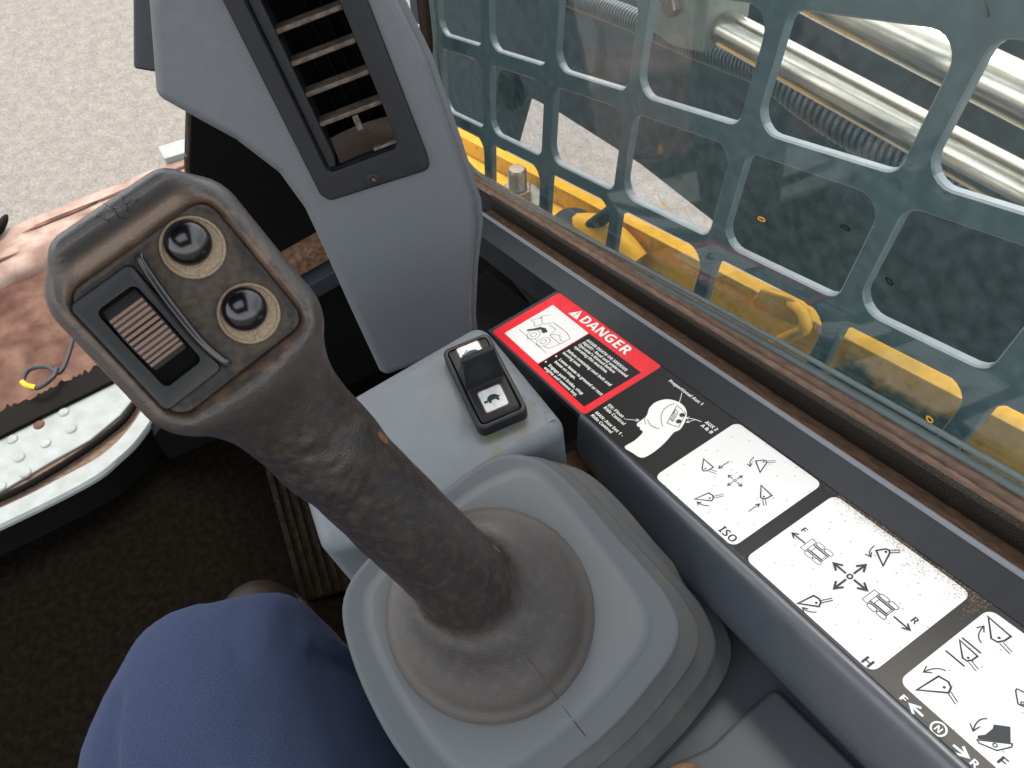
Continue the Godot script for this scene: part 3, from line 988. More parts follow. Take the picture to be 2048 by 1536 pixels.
# ---------------------------------------------------------------- air vent column
func build_vent() -> void:
	var t := thing("vent_column", "tall grey plastic column with a black louvred air vent in its face", "vent column", VENT)
	var face := rounded(v2([-44, 190, -60, 110, -76, 82.5, -99, 38, -85.5, 19.8, -71, 0.7, -57.5, -26, -53.5, -52, -54.5, -77, -57.3, -128, -60, -190, 12, -190, 17.5, -168, 31.6, -132, 44.5, -104, 48.5, -88, 49.6, -47, 50.2, 5, 46.4, 40, 38, 110, 30, 190]), 7.0, 4)
	var cv := Mb.new()
	var cr := [Mb.at_z(face, -34)]
	for s in 6:
		var a := PI / 2 * s / 5
		cr.append(Mb.at_z(Mb.inset(face, 6.0 * (1 - cos(a))), -6.0 * (1 - sin(a))))
	cv.loft(cr)
	cv.cap(cr[0], false)
	cv.cap_hole(cr[-1], Mb.at_z(rounded(v2([-34, 176, -34, -42, 22, -42, 22, 176]), 4.0, 4), 0))
	part("cover", cv, M.plastic, t, 45.0)
	var lip := Mb.new()
	var lp := v2([12.5, -190, 18, -168, 32, -132, 45.2, -104, 49.2, -88, 50.3, -47, 50.9, 5, 47.1, 40, 38.7, 110, 30.7, 190])
	var rings := []
	for q in lp:
		rings.append(PackedVector3Array([Vector3(q.x - 4.5, q.y, -9), Vector3(q.x + 2.6, q.y, -9), Vector3(q.x + 2.6, q.y, -5.5), Vector3(q.x + 1.4, q.y, -4.6), Vector3(q.x - 4.5, q.y, -4.6)]))
	lip.solid(rings)
	part("edge_flange", lip, M.plastic, t, 40.0)
	var bk := Mb.new()
	bk.prism(rounded(v2([-30, 190, -66, 130, -87.7, 84, -107.8, 52, -80, 36, -30, 20]), 2), -40, -20, 2.0)
	part("back_bracket", bk, M.plastic_dark, t)
	var outer := rounded(v2([-40.6, 190, -40, -46, -36, -51.5, 28.4, -55, 30.2, -46, 31.8, 190]), 4.5, 6)
	var inner := rounded(v2([-30.2, 180, -29.6, -31.5, -27, -34.5, 13.4, -34.6, 16.4, -32, 16.8, 180]), 3.0, 6)
	var bz := thing_part("vent_bezel", t)
	var fr := Mb.new()
	fr.ring_prism(outer, inner, -6, 3.4, 2.4, 0.8)
	part("bezel_frame", fr, M.vent_black, bz, 30.0)
	var well := Mb.new()
	well.ring_prism(Mb.inset(inner, -0.6), Mb.inset(inner, 0.3), -32, -1.0)
	part("well", well, M.vent_black, bz)
	var bkp := Mb.new()
	bkp.prism(Mb.inset(inner, -0.5), -33, -31)
	part("well_floor", bkp, M.vent_inside, bz)
	var il := Mb.new()
	il.prism(rounded(v2([-29.6, 180, -29.2, -33.6, -24.2, -34.2, -22.6, -27, -22.6, 180]), 1.5), -24, -1.6, 1.2)
	part("inner_cheek", il, M.vent_black, bz)
	for k in 9:
		var y := -8.0 + 18.1 * k
		var sl := Mb.new()
		var pr := v2([y - 1.0, -3.2, y - 1.6, -3.9, y + 0.8, -13, y + 2.0, -13, y + 1.1, -3.4, y + 0.3, -2.9])
		sl.along_x(pr, -22.4, 15.9)
		part("louver", sl, M.louver, bz, 30.0)
	for k in 4:
		var va := Mb.new()
		va.box(Vector3(-13 + k * 8.5, -30, -31), Vector3(-11.8 + k * 8.5, 180, -22))
		part("vane", va, M.vent_inside, bz)
	var tb := Mb.new()
	tb.box(Vector3(-3.2, -19, -6), Vector3(0.2, -10, -2.6), 0.6)
	for k in 6: tb.box(Vector3(-3.2, -18.4 + k * 1.4, -2.7), Vector3(0.2, -17.7 + k * 1.4, -2.1))
	part("thumb_tab", tb, M.louver, bz)
	var drum := Mb.new()
	var dr := []
	for k in 9:
		var a := PI * 0.5 * k / 8
		var rr := PackedVector3Array()
		for i in 13:
			var u := i / 12.0
			var bow := 4.0 * sin(PI * u)
			rr.append(Vector3(lerpf(-22.0, 16.2, u), -20.5 - 12.0 * sin(a) - bow * (1.0 - sin(a)) * 0.2 - 3.0 * (1 - cos(a)) , -3.0 - 18.0 * cos(a) * (0.6 + 0.4 * sin(PI * u))))
		dr.append(rr)
	drum.loft(dr, false)
	part("drum_lip", drum, M.drum, bz, 70.0)
	var clip := Mb.new()
	clip.box(Vector3(1, -33.2, -5), Vector3(16, -31.2, -0.8), 0.5)
	part("clip", clip, M.louver, bz)
	var sc := Mb.new()
	sc.lathe(v2([0, 3.3, 4.2, 3.3, 4.2, 4.0, 3.6, 4.4, 2.2, 4.5, 1.3, 3.4, 0, 3.3]), Transform3D(Basis(), Vector3(-5.9, -47.4, 0)), 24)
	part("screw", sc, M.vent_black, bz)
	for k in 2:
		var sl2 := Mb.new()
		sl2.box(Vector3(-1.6, -0.35, 0), Vector3(1.6, 0.35, 0.5))
		sl2.turned(Transform3D(Basis(Vector3.BACK, 0.5 + PI / 2 * k), Vector3(-5.9, -47.4, 3.55 + 0.05 * k)))
		part("screw_slot", sl2, M.dust_brown, bz)


func thing_part(called: String, parent: Node) -> Node3D:     # a part that is made of sub-parts
	var o := Node3D.new()
	o.name = numbered(called, parent)
	parent.add_child(o, true)
	return o


# ---------------------------------------------------------------- decals (flat print)
class Ink:
	var mb := Mb.new()
	var z := 0.0

	func fill(p: PackedVector2Array) -> void:
		z += 0.006
		mb.cap(Mb.at_z(Mb.ccw(p), z), true)

	func line(p: PackedVector2Array, w: float, closed := false) -> void:
		z += 0.006
		var n := p.size()
		var l := []; var r := []
		for i in n:
			var a := p[i] - p[(i + n - 1) % n] if closed or i > 0 else p[1] - p[0]
			var b := p[(i + 1) % n] - p[i] if closed or i < n - 1 else a
			a = a.normalized(); b = b.normalized()
			var m := (Vector2(-a.y, a.x) + Vector2(-b.y, b.x)).normalized()
			var k := w * 0.5 / maxf(0.45, m.dot(Vector2(-a.y, a.x)))
			l.append(p[i] + m * k); r.append(p[i] - m * k)
		for i in (n if closed else n - 1):
			var j := (i + 1) % n
			mb.quad(Vector3(r[i].x, r[i].y, z), Vector3(r[j].x, r[j].y, z), Vector3(l[j].x, l[j].y, z), Vector3(l[i].x, l[i].y, z))

	func arrow(p: PackedVector2Array, w: float, head: float) -> void:
		line(p, w)
		var e := p[-1]
		var d := (p[-2] - e).normalized()
		line(PackedVector2Array([e + d.rotated(0.55) * head, e, e + d.rotated(-0.55) * head]), w)

	func ring(c: Vector2, r: float, w: float) -> void:
		var q := PackedVector2Array()
		for k in 24: q.append(c + Vector2.from_angle(TAU * k / 24) * r)
		line(q, w, true)

	func dot(c: Vector2, r: float) -> void:
		var q := PackedVector2Array()
		for k in 14: q.append(c + Vector2.from_angle(TAU * k / 14) * r)
		fill(q)


func bow(p: PackedVector2Array) -> PackedVector2Array:          # a smooth curve through three points
	var out := PackedVector2Array()
	for k in 9:
		var t := k / 8.0
		var c := p[1] * 2.0 - (p[0] + p[2]) * 0.5
		out.append(p[0].lerp(c, t).lerp(c.lerp(p[2], t), t))
	return out


func ink_part(called: String, ink: Ink, m: Material, parent: Node, z: float) -> void:
	part(called, ink.mb, m, parent).position = Vector3(0, 0, z * 0.001)


func lettering(text: String, x: float, y: float, width: float, cap_h: float, m: Material, parent: Node, z: float, bold := true, turn := 0.0, slant := 0.0) -> void:
	var f := SystemFont.new()
	f.font_names = PackedStringArray(["Droid Sans"])
	f.font_weight = 700 if bold else 400
	var tm := TextMesh.new()
	tm.font = f
	tm.font_size = 48
	tm.pixel_size = cap_h * 0.001 / (0.714 * 48.0)
	tm.depth = 0.00006
	tm.curve_step = 1.5
	tm.horizontal_alignment = HORIZONTAL_ALIGNMENT_LEFT
	var ref := TextMesh.new()
	ref.font = f; ref.font_size = 48; ref.pixel_size = tm.pixel_size; ref.depth = tm.depth; ref.text = "H"
	var base := ref.get_aabb().position.y
	var scale_y := cap_h * 0.001 / maxf(ref.get_aabb().size.y, 1e-6)
	tm.text = text
	var bb := tm.get_aabb()
	var sx := width * 0.001 / bb.size.x
	var o := MeshInstance3D.new()
	o.name = numbered("lettering", parent)
	o.mesh = tm
	o.material_override = m
	parent.add_child(o, true)
	var b := Basis(Vector3(sx, 0, 0), Vector3(slant * scale_y, scale_y, 0), Vector3(0, 0, 1))
	b = Basis(Vector3.BACK, turn) * b
	o.transform = Transform3D(b, Vector3(x, y, z) * 0.001 - b * Vector3(bb.position.x, base, 0))


func bucket(ink: Ink, p: Array, leg: Array, dot: Array, w: float) -> void:
	# p: tip, top corner, then the rounded back; leg: two parallel lines
	var q := v2(p)
	ink.line(q, w, true)
	ink.line(v2([leg[0], leg[1], leg[2], leg[3]]), w * 0.55)
	ink.line(v2([leg[4], leg[5], leg[6], leg[7]]), w * 0.55)
	ink.dot(Vector2(dot[0], dot[1]), w * 0.75)


func machine_plan(ink: Ink, x: float, y: float) -> void:        # the loader from above, drawn from its bucket's front left corner
	var w := 0.32
	ink.line(v2([x, y + 3.9, x + 2.7, y + 3.9, x + 2.7, y - 3.5, x, y - 3.5]), w, true)
	ink.line(v2([x + 2.7, y + 2.6, x + 12.0, y + 2.6]), w); ink.line(v2([x + 2.7, y + 1.9, x + 12.0, y + 1.9]), w * 1.6)
	ink.line(v2([x + 2.7, y - 2.3, x + 12.0, y - 2.3]), w); ink.line(v2([x + 2.7, y - 1.6, x + 12.0, y - 1.6]), w * 1.6)
	ink.line(v2([x + 4.6, y + 1.6, x + 11.2, y + 1.6, x + 11.2, y - 1.3, x + 4.6, y - 1.3]), w, true)
	ink.line(v2([x + 12.0, y + 2.6, x + 12.0, y - 2.3]), w)
	for s in [[3.2, 2.8], [8.2, 2.8], [3.2, -4.6], [8.2, -4.6]]:
		ink.line(rrect(x + s[0], y + s[1], x + s[0] + 4.6, y + s[1] + 2.0, 0.9, 3), w, true)


func build_decals() -> void:
	# red and black danger decal
	var d := thing("danger_decal", "red bordered black safety decal headed DANGER with a white picture field", "warning decal", PANEL)
	var sheet := Mb.new()
	sheet.prism(rrect(-232, -29.4, -105.2, 31.4, 3.0), 0.02, 0.14)
	part("red_sheet", sheet, M.decal_red, d)
	var blk := Ink.new()
	blk.fill(v2([-226, 19.6, -226, -24.6, -171, -24.6, -171, 18.4, -110.4, 18.4, -111.2, -25.2, -171, -24.8, -171, -24.6, -226, -24.6]) if false else v2([-171.2, 18.6, -110.3, 18.6, -111.3, -25.2, -171.2, -24.6]))
	ink_part("black_field", blk, M.decal_black, d, 0.16)
	var wf := Ink.new()
	wf.fill(v2([-222.2, 19.3, -171.8, 18.3, -171.8, -24.0, -222.2, -23.6]))
	ink_part("white_field", wf, M.decal_white, d, 0.18)
	lettering("DANGER", -189.6, 21.8, 57.0, 7.4, M.print_white, d, 0.2)
	var tri := Ink.new()
	tri.fill(v2([-203.6, 21.4, -191.8, 21.4, -197.6, 29.6]))
	ink_part("alert_triangle", tri, M.print_white, d, 0.18)
	var bang := Ink.new()
	bang.fill(v2([-198.5, 27.2, -196.9, 27.2, -197.3, 24.2, -198.1, 24.2])); bang.dot(Vector2(-197.7, 22.9), 0.7)
	ink_part("exclamation_mark", bang, M.decal_red, d, 0.2)
	var lines := [["AVOID DEATH OR SERIOUS", -166.4, 12.4, 47.5], ["INJURY - Read and understand", -166.4, 9.1, 52.4], ["Operator's Manual before", -166.6, 5.9, 43.4], ["operating this machine.", -166.8, 2.6, 39.8],
		["Before removing seat belt and", -167.4, -3.0, 52.4], ["leaving seat.", -167.8, -6.3, 21.8], ["Lower boom to ground or rest", -163.6, -12.0, 52.0], ["boom on stops.", -164.0, -15.4, 25.6],
		["Engage park brake, stop", -164.2, -20.3, 42.2], ["engine and remove key.", -164.3, -23.8, 40.8]]
	for l in lines: lettering(l[0], l[1], l[2], l[3], 2.15, M.print_white, d, 0.2, true, 0.0, 0.0)
	var bl := Ink.new()
	bl.dot(Vector2(-168.4, -11.0), 0.75); bl.dot(Vector2(-169.0, -19.2), 0.75)
	ink_part("bullet_points", bl, M.print_white, d, 0.2)
	var pic := Ink.new()
	pic.line(v2([-217.6, -13.8, -177.4, -14.0]), 0.4)
	for c in [[-202.6, -9.6], [-189.6, -8.8]]:
		pic.ring(Vector2(c[0], c[1]), 4.9, 0.4); pic.ring(Vector2(c[0], c[1]), 2.3, 0.4)
	pic.line(v2([-208, 1.3, -202.4, 8.1, -184.4, 8.2, -177.2, 6.2, -177.5, -1.9, -192.1, -1.9, -194.7, 5, -203, 4.2]), 0.4)
	pic.line(v2([-192.1, -1.9, -190.8, 1, -186.3, 3, -181.1, 0.3, -177.8, 1.4]), 0.4)
	pic.line(v2([-184.6, -11.7, -179.8, -9.9, -177.3, 0]), 0.4); pic.line(v2([-197.6, -11.6, -194.6, -11.2]), 0.4)
	pic.line(v2([-220, -2, -215, 4.8, -209.3, 2.1, -208.4, -1.0, -211, -3.9, -216, -1.2]), 0.4, true)
	pic.arrow(v2([-213.0, 11.0, -216.2, 7.6, -216.4, 4.2]), 0.35, 2.2)
	pic.fill(v2([-212, -9.8, -208.6, -5.4, -206.4, -1.2, -201.6, 0.6, -196.6, -0.8, -198.4, -4.2, -203.4, -2.8, -206.8, -6.4, -210, -10.6]))
	ink_part("loader_picture", pic, M.print_black, d, 0.2)

	# the long black decal with the control patterns
	var t := thing("control_decal", "long black decal of joystick functions with three white pattern cards", "instruction decal", PANEL)
	var sh := Mb.new()
	var ragged := PackedVector2Array()
	var x := -104.6
	while x < 300.0:
		var n := wobble.get_noise_1d(x * 5.0 + 90.0)
		ragged.append(Vector2(x, -28.9 + (maxf(0.0, n - 0.18) * 9.0 if x > -40.0 and x < 80.0 else 0.0)))
		x += 1.3
	ragged.append(Vector2(300, 31.0)); ragged.append(Vector2(-104.6, 31.0))
	sh.prism(ragged, 0.02, 0.12)
	part("black_sheet", sh, M.decal_black, t)
	var cards := [["iso_card", "white card marked ISO with four bucket symbols round small arrows", rrect(-34.2, -28.3, 29.8, 30.2, 4.0)], ["h_card", "white card marked H with two loaders drawn from above", rrect(38.4, -28.5, 114.2, 29.2, 4.0)], ["f_card", "white card marked F with bucket and foot pedal symbols", rrect(122.6, -23.4, 230, 28.6, 4.0)]]
	for c in cards:
		var k := Ink.new()
		k.fill(c[2])
		part("pattern_card", k.mb, M.decal_white, t, 35.0, c[1]).position = Vector3(0, 0, 0.00016)
	# grime worn in along the cards' upper edges
	var gr := Mb.new()
	for k in 1300:
		var gx := rng.randf_range(40.0, 122.0) if k < 1100 else rng.randf_range(-36.0, 38.0)
		var up := 31.0 - absf(rng.randfn(0.0, 1.0)) * (2.6 + 3.0 * smoothstep(-0.1, 0.4, wobble.get_noise_1d(gx * 2.0))) * (1.0 if k < 1100 else 0.45)
		var s := rng.randf_range(0.08, 0.26) * (1.0 if k < 1100 else 0.7)
		var z := 0.20 + k * 0.00003
		var a := rng.randf() * TAU
		var ring := PackedVector3Array()
		for q in 5:
			ring.append(Vector3(gx + cos(a + q * TAU / 5) * s * 1.6, up + sin(a + q * TAU / 5) * s * 0.7, z))
		gr.tri(ring[0], ring[1], ring[2]); gr.tri(ring[0], ring[2], ring[3]); gr.tri(ring[0], ring[3], ring[4])
	part("grime", gr, M.grime, t, 35.0, "brown grime along the cards' upper edges").set_meta("kind", "stuff")
	# joystick drawing and its captions
	var w: Material = M.print_white
	lettering("Proportional Aux 1", -90.6, 25.2, 31.2, 2.1, w, t, 0.18)
	lettering("EH: Float -", -101.2, -14.2, 18.0, 2.1, w, t, 0.18)
	lettering("Ride Control", -101.2, -17.3, 21.4, 2.1, w, t, 0.18)
	lettering("MAN: Aux Set 1 -", -101.4, -23.6, 29.0, 2.1, w, t, 0.18)
	lettering("Ride Control", -101.3, -26.8, 21.6, 2.1, w, t, 0.18)
	lettering("AUX 2", -46.8, 17.3, 9.8, 2.2, w, t, 0.18)
	lettering("A & B", -46.6, 14.0, 9.4, 2.2, w, t, 0.18)
	var hw := Ink.new()
	hw.fill(smooth_loop(v2([-76.4, -1.9, -79.8, 2.1, -81.4, 7.7, -79.4, 13.4, -75.2, 16.6, -69, 18.1, -62, 16.4, -56.6, 11.6, -52.6, 4.4, -53.2, 0.2, -51.2, -6, -49.7, -12.3, -49.1, -19.8, -50.6, -25.2, -57.6, -26.6, -64.4, -27.2, -64.4, -20, -66.3, -12.6, -69.7, -12.3, -70.6, -11.2, -72.9, -11.8, -74.9, -10.3, -75.2, -6.5]), 3))
	hw.line(v2([-76.2, 24.4, -67.4, 14.2]), 0.35)
	hw.arrow(v2([-82.6, -13.2, -76.2, -8.2]), 0.4, 2.2)
	hw.arrow(v2([-48.6, 16.6, -52.4, 15.4, -57.6, 12.6]), 0.4, 2.0); hw.arrow(v2([-52.4, 15.4, -54.4, 10.2]), 0.4, 2.0)
	ink_part("joystick_drawing", hw, w, t, 0.18)
	var hb := Ink.new()
	hb.line(v2([-69.6, 15.4, -60.4, 14.8, -54.4, 4.6, -62.2, 2.0]), 0.35, true)
	hb.line(v2([-67.4, 12.6, -64.2, 12.0, -60.6, 5.2, -64.2, 5.6]), 0.35, true)
	for k in 6: hb.line(v2([-66.6 + k * 0.62, 11.0 - k * 1.0, -64.0 + k * 0.62, 10.4 - k * 1.0]), 0.3)
	hb.dot(Vector2(-60.9, 12.3), 1.7); hb.dot(Vector2(-58.2, 7.6), 1.7)
	hb.line(bow(v2([-72.9, -4.2, -66.9, -5.6, -61.7, -4])), 0.35)
	hb.line(bow(v2([-72.0, 15.4, -71.6, 6.0, -61.6, -1.4])), 0.35)
	hb.line(bow(v2([-76.2, -2.2, -74.4, -5.2, -70.2, -7.4])), 0.3)
	ink_part("joystick_lines", hb, M.print_black, t, 0.34)
	# ISO card
	var a := Ink.new()
	bucket(a, [-25.3, -1.1, -17.0, -1.2, -17.2, -5.0, -18.4, -6.6, -20.2, -6.4], [-16.7, -3.3, -13.1, -1.9, -16.3, -4.7, -12.2, -3.2], [-19.1, -5.0], 0.75)
	bucket(a, [2.7, 13.7, -4.8, 17.5, -2.3, 21.0, -0.8, 21.4, 0.2, 20.4], [-0.6, 21.8, 2.2, 25.0, 0.2, 20.9, 3.0, 24.1], [-1.4, 20.0], 0.75)
	bucket(a, [-6.6, -22.6, -4.8, -14.6, -2.2, -14.2, -0.6, -15.0, 0.4, -17.0], [-1.2, -14.2, 0.9, -9.6, -0.1, -15.0, 2.1, -10.3], [-1.7, -16.5], 0.75)
	bucket(a, [9.7, 8.0, 18.4, 7.2, 18.0, 4.0, 17.0, 2.6, 15.4, 2.4], [17.2, 2.1, 20.7, -0.2, 17.9, 3.2, 21.3, 0.9], [16.2, 3.9], 0.75)
	a.arrow(v2([-14.3, 7.4, -14.4, 0.2]), 0.52, 2.4); a.arrow(v2([18.2, -8.2, 18.3, -0.9]), 0.52, 2.4)
	a.arrow(bow(v2([-7.3, 18.7, -6.5, 15.3, -3.8, 12.9])), 0.52, 2.6); a.arrow(bow(v2([2.0, -20.0, -0.8, -22.2, -4.1, -22.9])), 0.52, 2.4)
	a.ring(Vector2(-1.9, 0.6), 0.7, 0.4)
	for q in [[-7.1, 0.6], [-1.7, 5.6], [3.5, 0.6], [-1.9, -4.4]]: a.arrow(PackedVector2Array([Vector2(-1.9, 0.6).lerp(Vector2(q[0], q[1]), 0.3), Vector2(q[0], q[1])]), 0.42, 2.0)
	ink_part("iso_symbols", a, M.print_black, t, 0.19)
	lettering("ISO", 16.9, -27.0, 10.6, 4.3, M.print_black, t, 0.2)
	# H card
	var h := Ink.new()
	machine_plan(h, 50.7, -1.7); machine_plan(h, 87.8, -2.0)
	h.arrow(v2([50.4, -1.9, 42.1, -2.0]), 0.75, 3.2); h.arrow(v2([101.8, -2.3, 110.2, -2.5]), 0.75, 3.2)
	bucket(h, [81.6, 14.0, 74.0, 18.1, 76.0, 21.8, 77.6, 22.4, 78.8, 21.2], [78.0, 22.8, 80.5, 25.9, 78.8, 21.6, 81.4, 24.9], [77.2, 20.6], 0.8)
	bucket(h, [72.1, -27.5, 73.5, -19.5, 76.4, -19.0, 78.0, -19.8, 79.0, -21.9], [77.3, -19.0, 79.5, -14.6, 78.3, -19.8, 80.5, -15.1], [76.9, -21.4], 0.8)
	h.arrow(bow(v2([71.7, 19.6, 72.5, 15.7, 75.0, 13.8])), 0.45, 2.8); h.arrow(bow(v2([80.3, -24.6, 78.1, -26.8, 74.8, -27.6])), 0.45, 2.6)
	h.ring(Vector2(76.4, -0.7), 1.1, 0.75)
	for q in [[66.8, -0.6], [76.5, 8.9], [86.1, -0.7], [76.5, -10.4]]: h.arrow(PackedVector2Array([Vector2(76.4, -0.7).lerp(Vector2(q[0], q[1]), 0.24), Vector2(q[0], q[1])]), 0.95, 4.2)
	ink_part("h_symbols", h, M.print_black, t, 0.19)
	lettering("F", 43.5, 1.9, 2.3, 3.0, M.print_black, t, 0.2); lettering("R", 107.2, 1.0, 2.6, 3.2, M.print_black, t, 0.2)
	lettering("H", 107.9, -28.0, 3.9, 4.0, M.print_black, t, 0.2)
	# F card
	var f := Ink.new()
	bucket(f, [125.0, 25.0, 135.7, 24.0, 135.4, 20.6, 134.2, 18.2, 131.8, 17.8], [135.0, 18.3, 140.3, 17.3, 135.6, 19.6, 140.2, 18.6], [133.4, 20.2], 0.8)
	bucket(f, [125.0, 8.3, 133.7, 7.6, 133.5, 4.6, 132.6, 3.0, 130.8, 2.8], [133.2, 3.0, 137.5, 2.0, 133.7, 4.3, 137.5, 3.2], [132.0, 4.4], 0.75)
	f.line(v2([124.9, 9.9, 133.7, 9.6]), 0.75); f.line(v2([124.8, 0.6, 133.6, 0.4]), 0.75)
	bucket(f, [129.4, -21.0, 130.5, -10.2, 134.2, -9.4, 136.4, -10.6, 137.2, -13.0], [137.1, -13.2, 141.8, -14.8, 137.4, -12.0, 141.7, -13.5], [134.8, -12.4], 0.8)
	f.arrow(bow(v2([130.9, 13.4, 127.9, 15.6, 126.6, 20.3])), 0.5, 3.0); f.arrow(bow(v2([130.6, -6.4, 127.6, -8.6, 125.9, -13.2])), 0.5, 3.2)
	f.line(v2([155.1, -20.1, 163.1, -12.0, 163.7, -13.2, 161.6, -18.1, 156.3, -20.6]), 0.5, true)
	f.fill(v2([155.0, -19.6, 154.2, -18.7, 155.5, -16.4, 155.6, -12.5, 154.8, -10.9, 158.7, -7.2, 162.6, -12.2]))
	f.ring(Vector2(160.0, -17.0), 0.7, 0.4)
	f.arrow(bow(v2([152.0, -10.8, 150.8, -14.1, 152.2, -18.5])), 0.5, 3.0)
	f.line(v2([150.8, 7.0, 151.0, 6.0, 154.8, 2.2, 160, 4, 162, 9, 160, 10]), 0.5, true); f.ring(Vector2(155.6, 3.6), 0.6, 0.4)
	ink_part("f_symbols", f, M.print_black, t, 0.19)
	lettering("F", 164.0, -21.6, 2.5, 3.6, M.print_black, t, 0.2)
	lettering("F", 127.7, -28.8, 2.4, 2.7, w, t, 0.18); lettering("R", 159.0, -29.2, 2.6, 2.8, w, t, 0.18)
	var fr := Ink.new()
	fr.arrow(v2([137.9, -27.6, 131.9, -27.5]), 0.95, 4.0); fr.arrow(v2([151.5, -28.1, 157.4, -27.7]), 0.95, 4.0)
	fr.ring(Vector2(144.5, -27.2), 2.7, 0.7)
	ink_part("direction_marks", fr, w, t, 0.18)
	lettering("N", 143.4, -28.5, 2.2, 2.5, w, t, 0.18)


# ---------------------------------------------------------------- rubber gaiter and joystick
func build_gaiter() -> void:
	var t := thing("gaiter", "grey rubber gaiter with stepped folds round the joystick's foot", "rubber boot", BOOT)
	var plate := smooth_loop(v2([-55.4, 53.0, -43.2, 62.0, -24.0, 67.0, 0.0, 69.8, 20.0, 73.0, 38.0, 75.0, 53.0, 72.0, 61.5, 62.0, 67.0, 44.6, 71.4, 24.3, 73.5, 2.0, 72.5, -22.0, 66.0, -48.0, 54.0, -60.0, 28.0, -65.5, 2.0, -65.6, -20.0, -62.5, -37.0, -57.0, -46.5, -48.0, -52.0, -34.0, -57.0, -8.0, -60.8, 20.0, -61.4, 40.0]), 5)
	var inner := smooth_loop(v2([-50.0, 42.0, -46.0, 51.5, -38.0, 56.0, -20.0, 58.8, 0.0, 60.6, 20.0, 62.2, 37.0, 62.0, 47.0, 57.0, 53.5, 44.0, 58.5, 22.0, 61.0, -4.0, 60.5, -26.0, 54.0, -44.0, 34.0, -51.0, 6.0, -53.0, -18.0, -51.5, -34.0, -46.0, -41.0, -38.0, -46.0, -20.0, -50.0, 4.0, -52.0, 26.0]), 5)
	var c := Vector2(5, 5)
	var put := func(p: PackedVector2Array, s: float, sh: Vector2, z: float) -> PackedVector3Array:
		var out := PackedVector3Array()
		for q in p: out.append(Vector3(c.x + (q.x - c.x) * s + sh.x, c.y + (q.y - c.y) * s + sh.y, z))
		return out
	var drift := Vector2(20, 14)
	var folds := [[1.19, 1.1, -80.0], [1.165, 1.0, -40.0], [1.172, 1.0, -37.5], [1.16, 1.0, -35.6], [1.06, 0.80, -31.5], [1.0, 0.70, -29.4], [1.06, 0.67, -27.4], [1.116, 0.66, -27.0], [1.122, 0.66, -25.2], [1.108, 0.64, -23.8], [1.01, 0.46, -20.0], [0.955, 0.38, -18.2], [1.01, 0.34, -16.2], [1.066, 0.34, -15.8], [1.072, 0.33, -14.0], [1.058, 0.32, -12.6], [0.965, 0.14, -9.0], [0.915, 0.06, -7.2], [0.965, 0.02, -5.2], [1.006, 0.0, -4.6], [1.012, 0.0, -2.6], [1.006, 0.0, -1.2], [0.99, 0.0, -0.35], [0.97, 0.0, 0.0]]
	var b := Mb.new()
	var rings := []
	for f in folds: rings.append(put.call(plate, f[0], drift * f[1], f[2]))
	# the raised middle of the top plate
	rings.append(put.call(inner, 1.05, Vector2.ZERO, 0.15))
	rings.append(put.call(inner, 1.03, Vector2.ZERO, 0.5))
	rings.append(put.call(inner, 1.0, Vector2.ZERO, 1.4))
	rings.append(put.call(inner, 0.97, Vector2.ZERO, 2.3))
	rings.append(put.call(inner, 0.95, Vector2.ZERO, 2.65))
	rings.append(put.call(inner, 0.9, Vector2.ZERO, 2.85))
	rings.append(put.call(inner, 0.72, Vector2.ZERO, 3.6))
	# line the two outlines up by angle before joining them
	rings = even_rings(rings, c, 120)
	b.loft(rings)
	b.cap(rings[-1], true)
	for i in b.v.size():                     # paler on the raised middle; folds darkened like shade, with brown dust in patches
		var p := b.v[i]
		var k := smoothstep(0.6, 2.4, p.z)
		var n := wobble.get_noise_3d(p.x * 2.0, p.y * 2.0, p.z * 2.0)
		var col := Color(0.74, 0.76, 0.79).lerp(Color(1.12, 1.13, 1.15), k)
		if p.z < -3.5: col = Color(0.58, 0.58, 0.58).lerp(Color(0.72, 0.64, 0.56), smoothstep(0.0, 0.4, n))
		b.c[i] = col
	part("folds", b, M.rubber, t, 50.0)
	var ms := Mb.new()
	ms.tube(v3([46, 4.8, 3.1, 53, 5.6, 2.9, 57.5, 6.1, 2.6, 60, 6.4, 1.5, 63, 6.7, 0.4, 68, 7.3, 0.05, 72, 8.0, -0.9, 73.6, 8.3, -2.4]), 0.2, 5)
	part("mould_seam", ms, M.seam, t, 60.0)


func even_rings(rings: Array, c: Vector2, n: int) -> Array:
	var out := []
	for r in rings:
		var m: int = r.size()
		var angles := []
		for p in r: angles.append(fposmod(atan2(p.y - c.y, p.x - c.x), TAU))
		var ring := PackedVector3Array()
		for k in n:
			var a := TAU * k / n
			var best: Vector3 = r[0]
			for i in m:
				var a0: float = angles[i]; var a1: float = angles[(i + 1) % m]
				var span := fposmod(a1 - a0, TAU)
				var off := fposmod(a - a0, TAU)
				if span < PI and off <= span:
					best = r[i].lerp(r[(i + 1) % m], off / maxf(span, 1e-6)); break
			ring.append(best)
		out.append(ring)
	return out


func smin(a: float, b: float, k: float) -> float:
	var h := maxf(k - absf(a - b), 0.0) / k
	return minf(a, b) - h * h * k * 0.25


func sd_capsule(p: Vector3, a: Vector3, b: Vector3, ra: float, rb: float) -> float:
	var ab := b - a
	var t := clampf((p - a).dot(ab) / ab.length_squared(), 0.0, 1.0)
	return p.distance_to(a + ab * t) - lerpf(ra, rb, t)


func sd_rrect(x: float, y: float, hx: float, hy: float, r: float) -> float:
	var qx := absf(x) - hx + r; var qy := absf(y) - hy + r
	return Vector2(maxf(qx, 0.0), maxf(qy, 0.0)).length() + minf(maxf(qx, qy), 0.0) - r


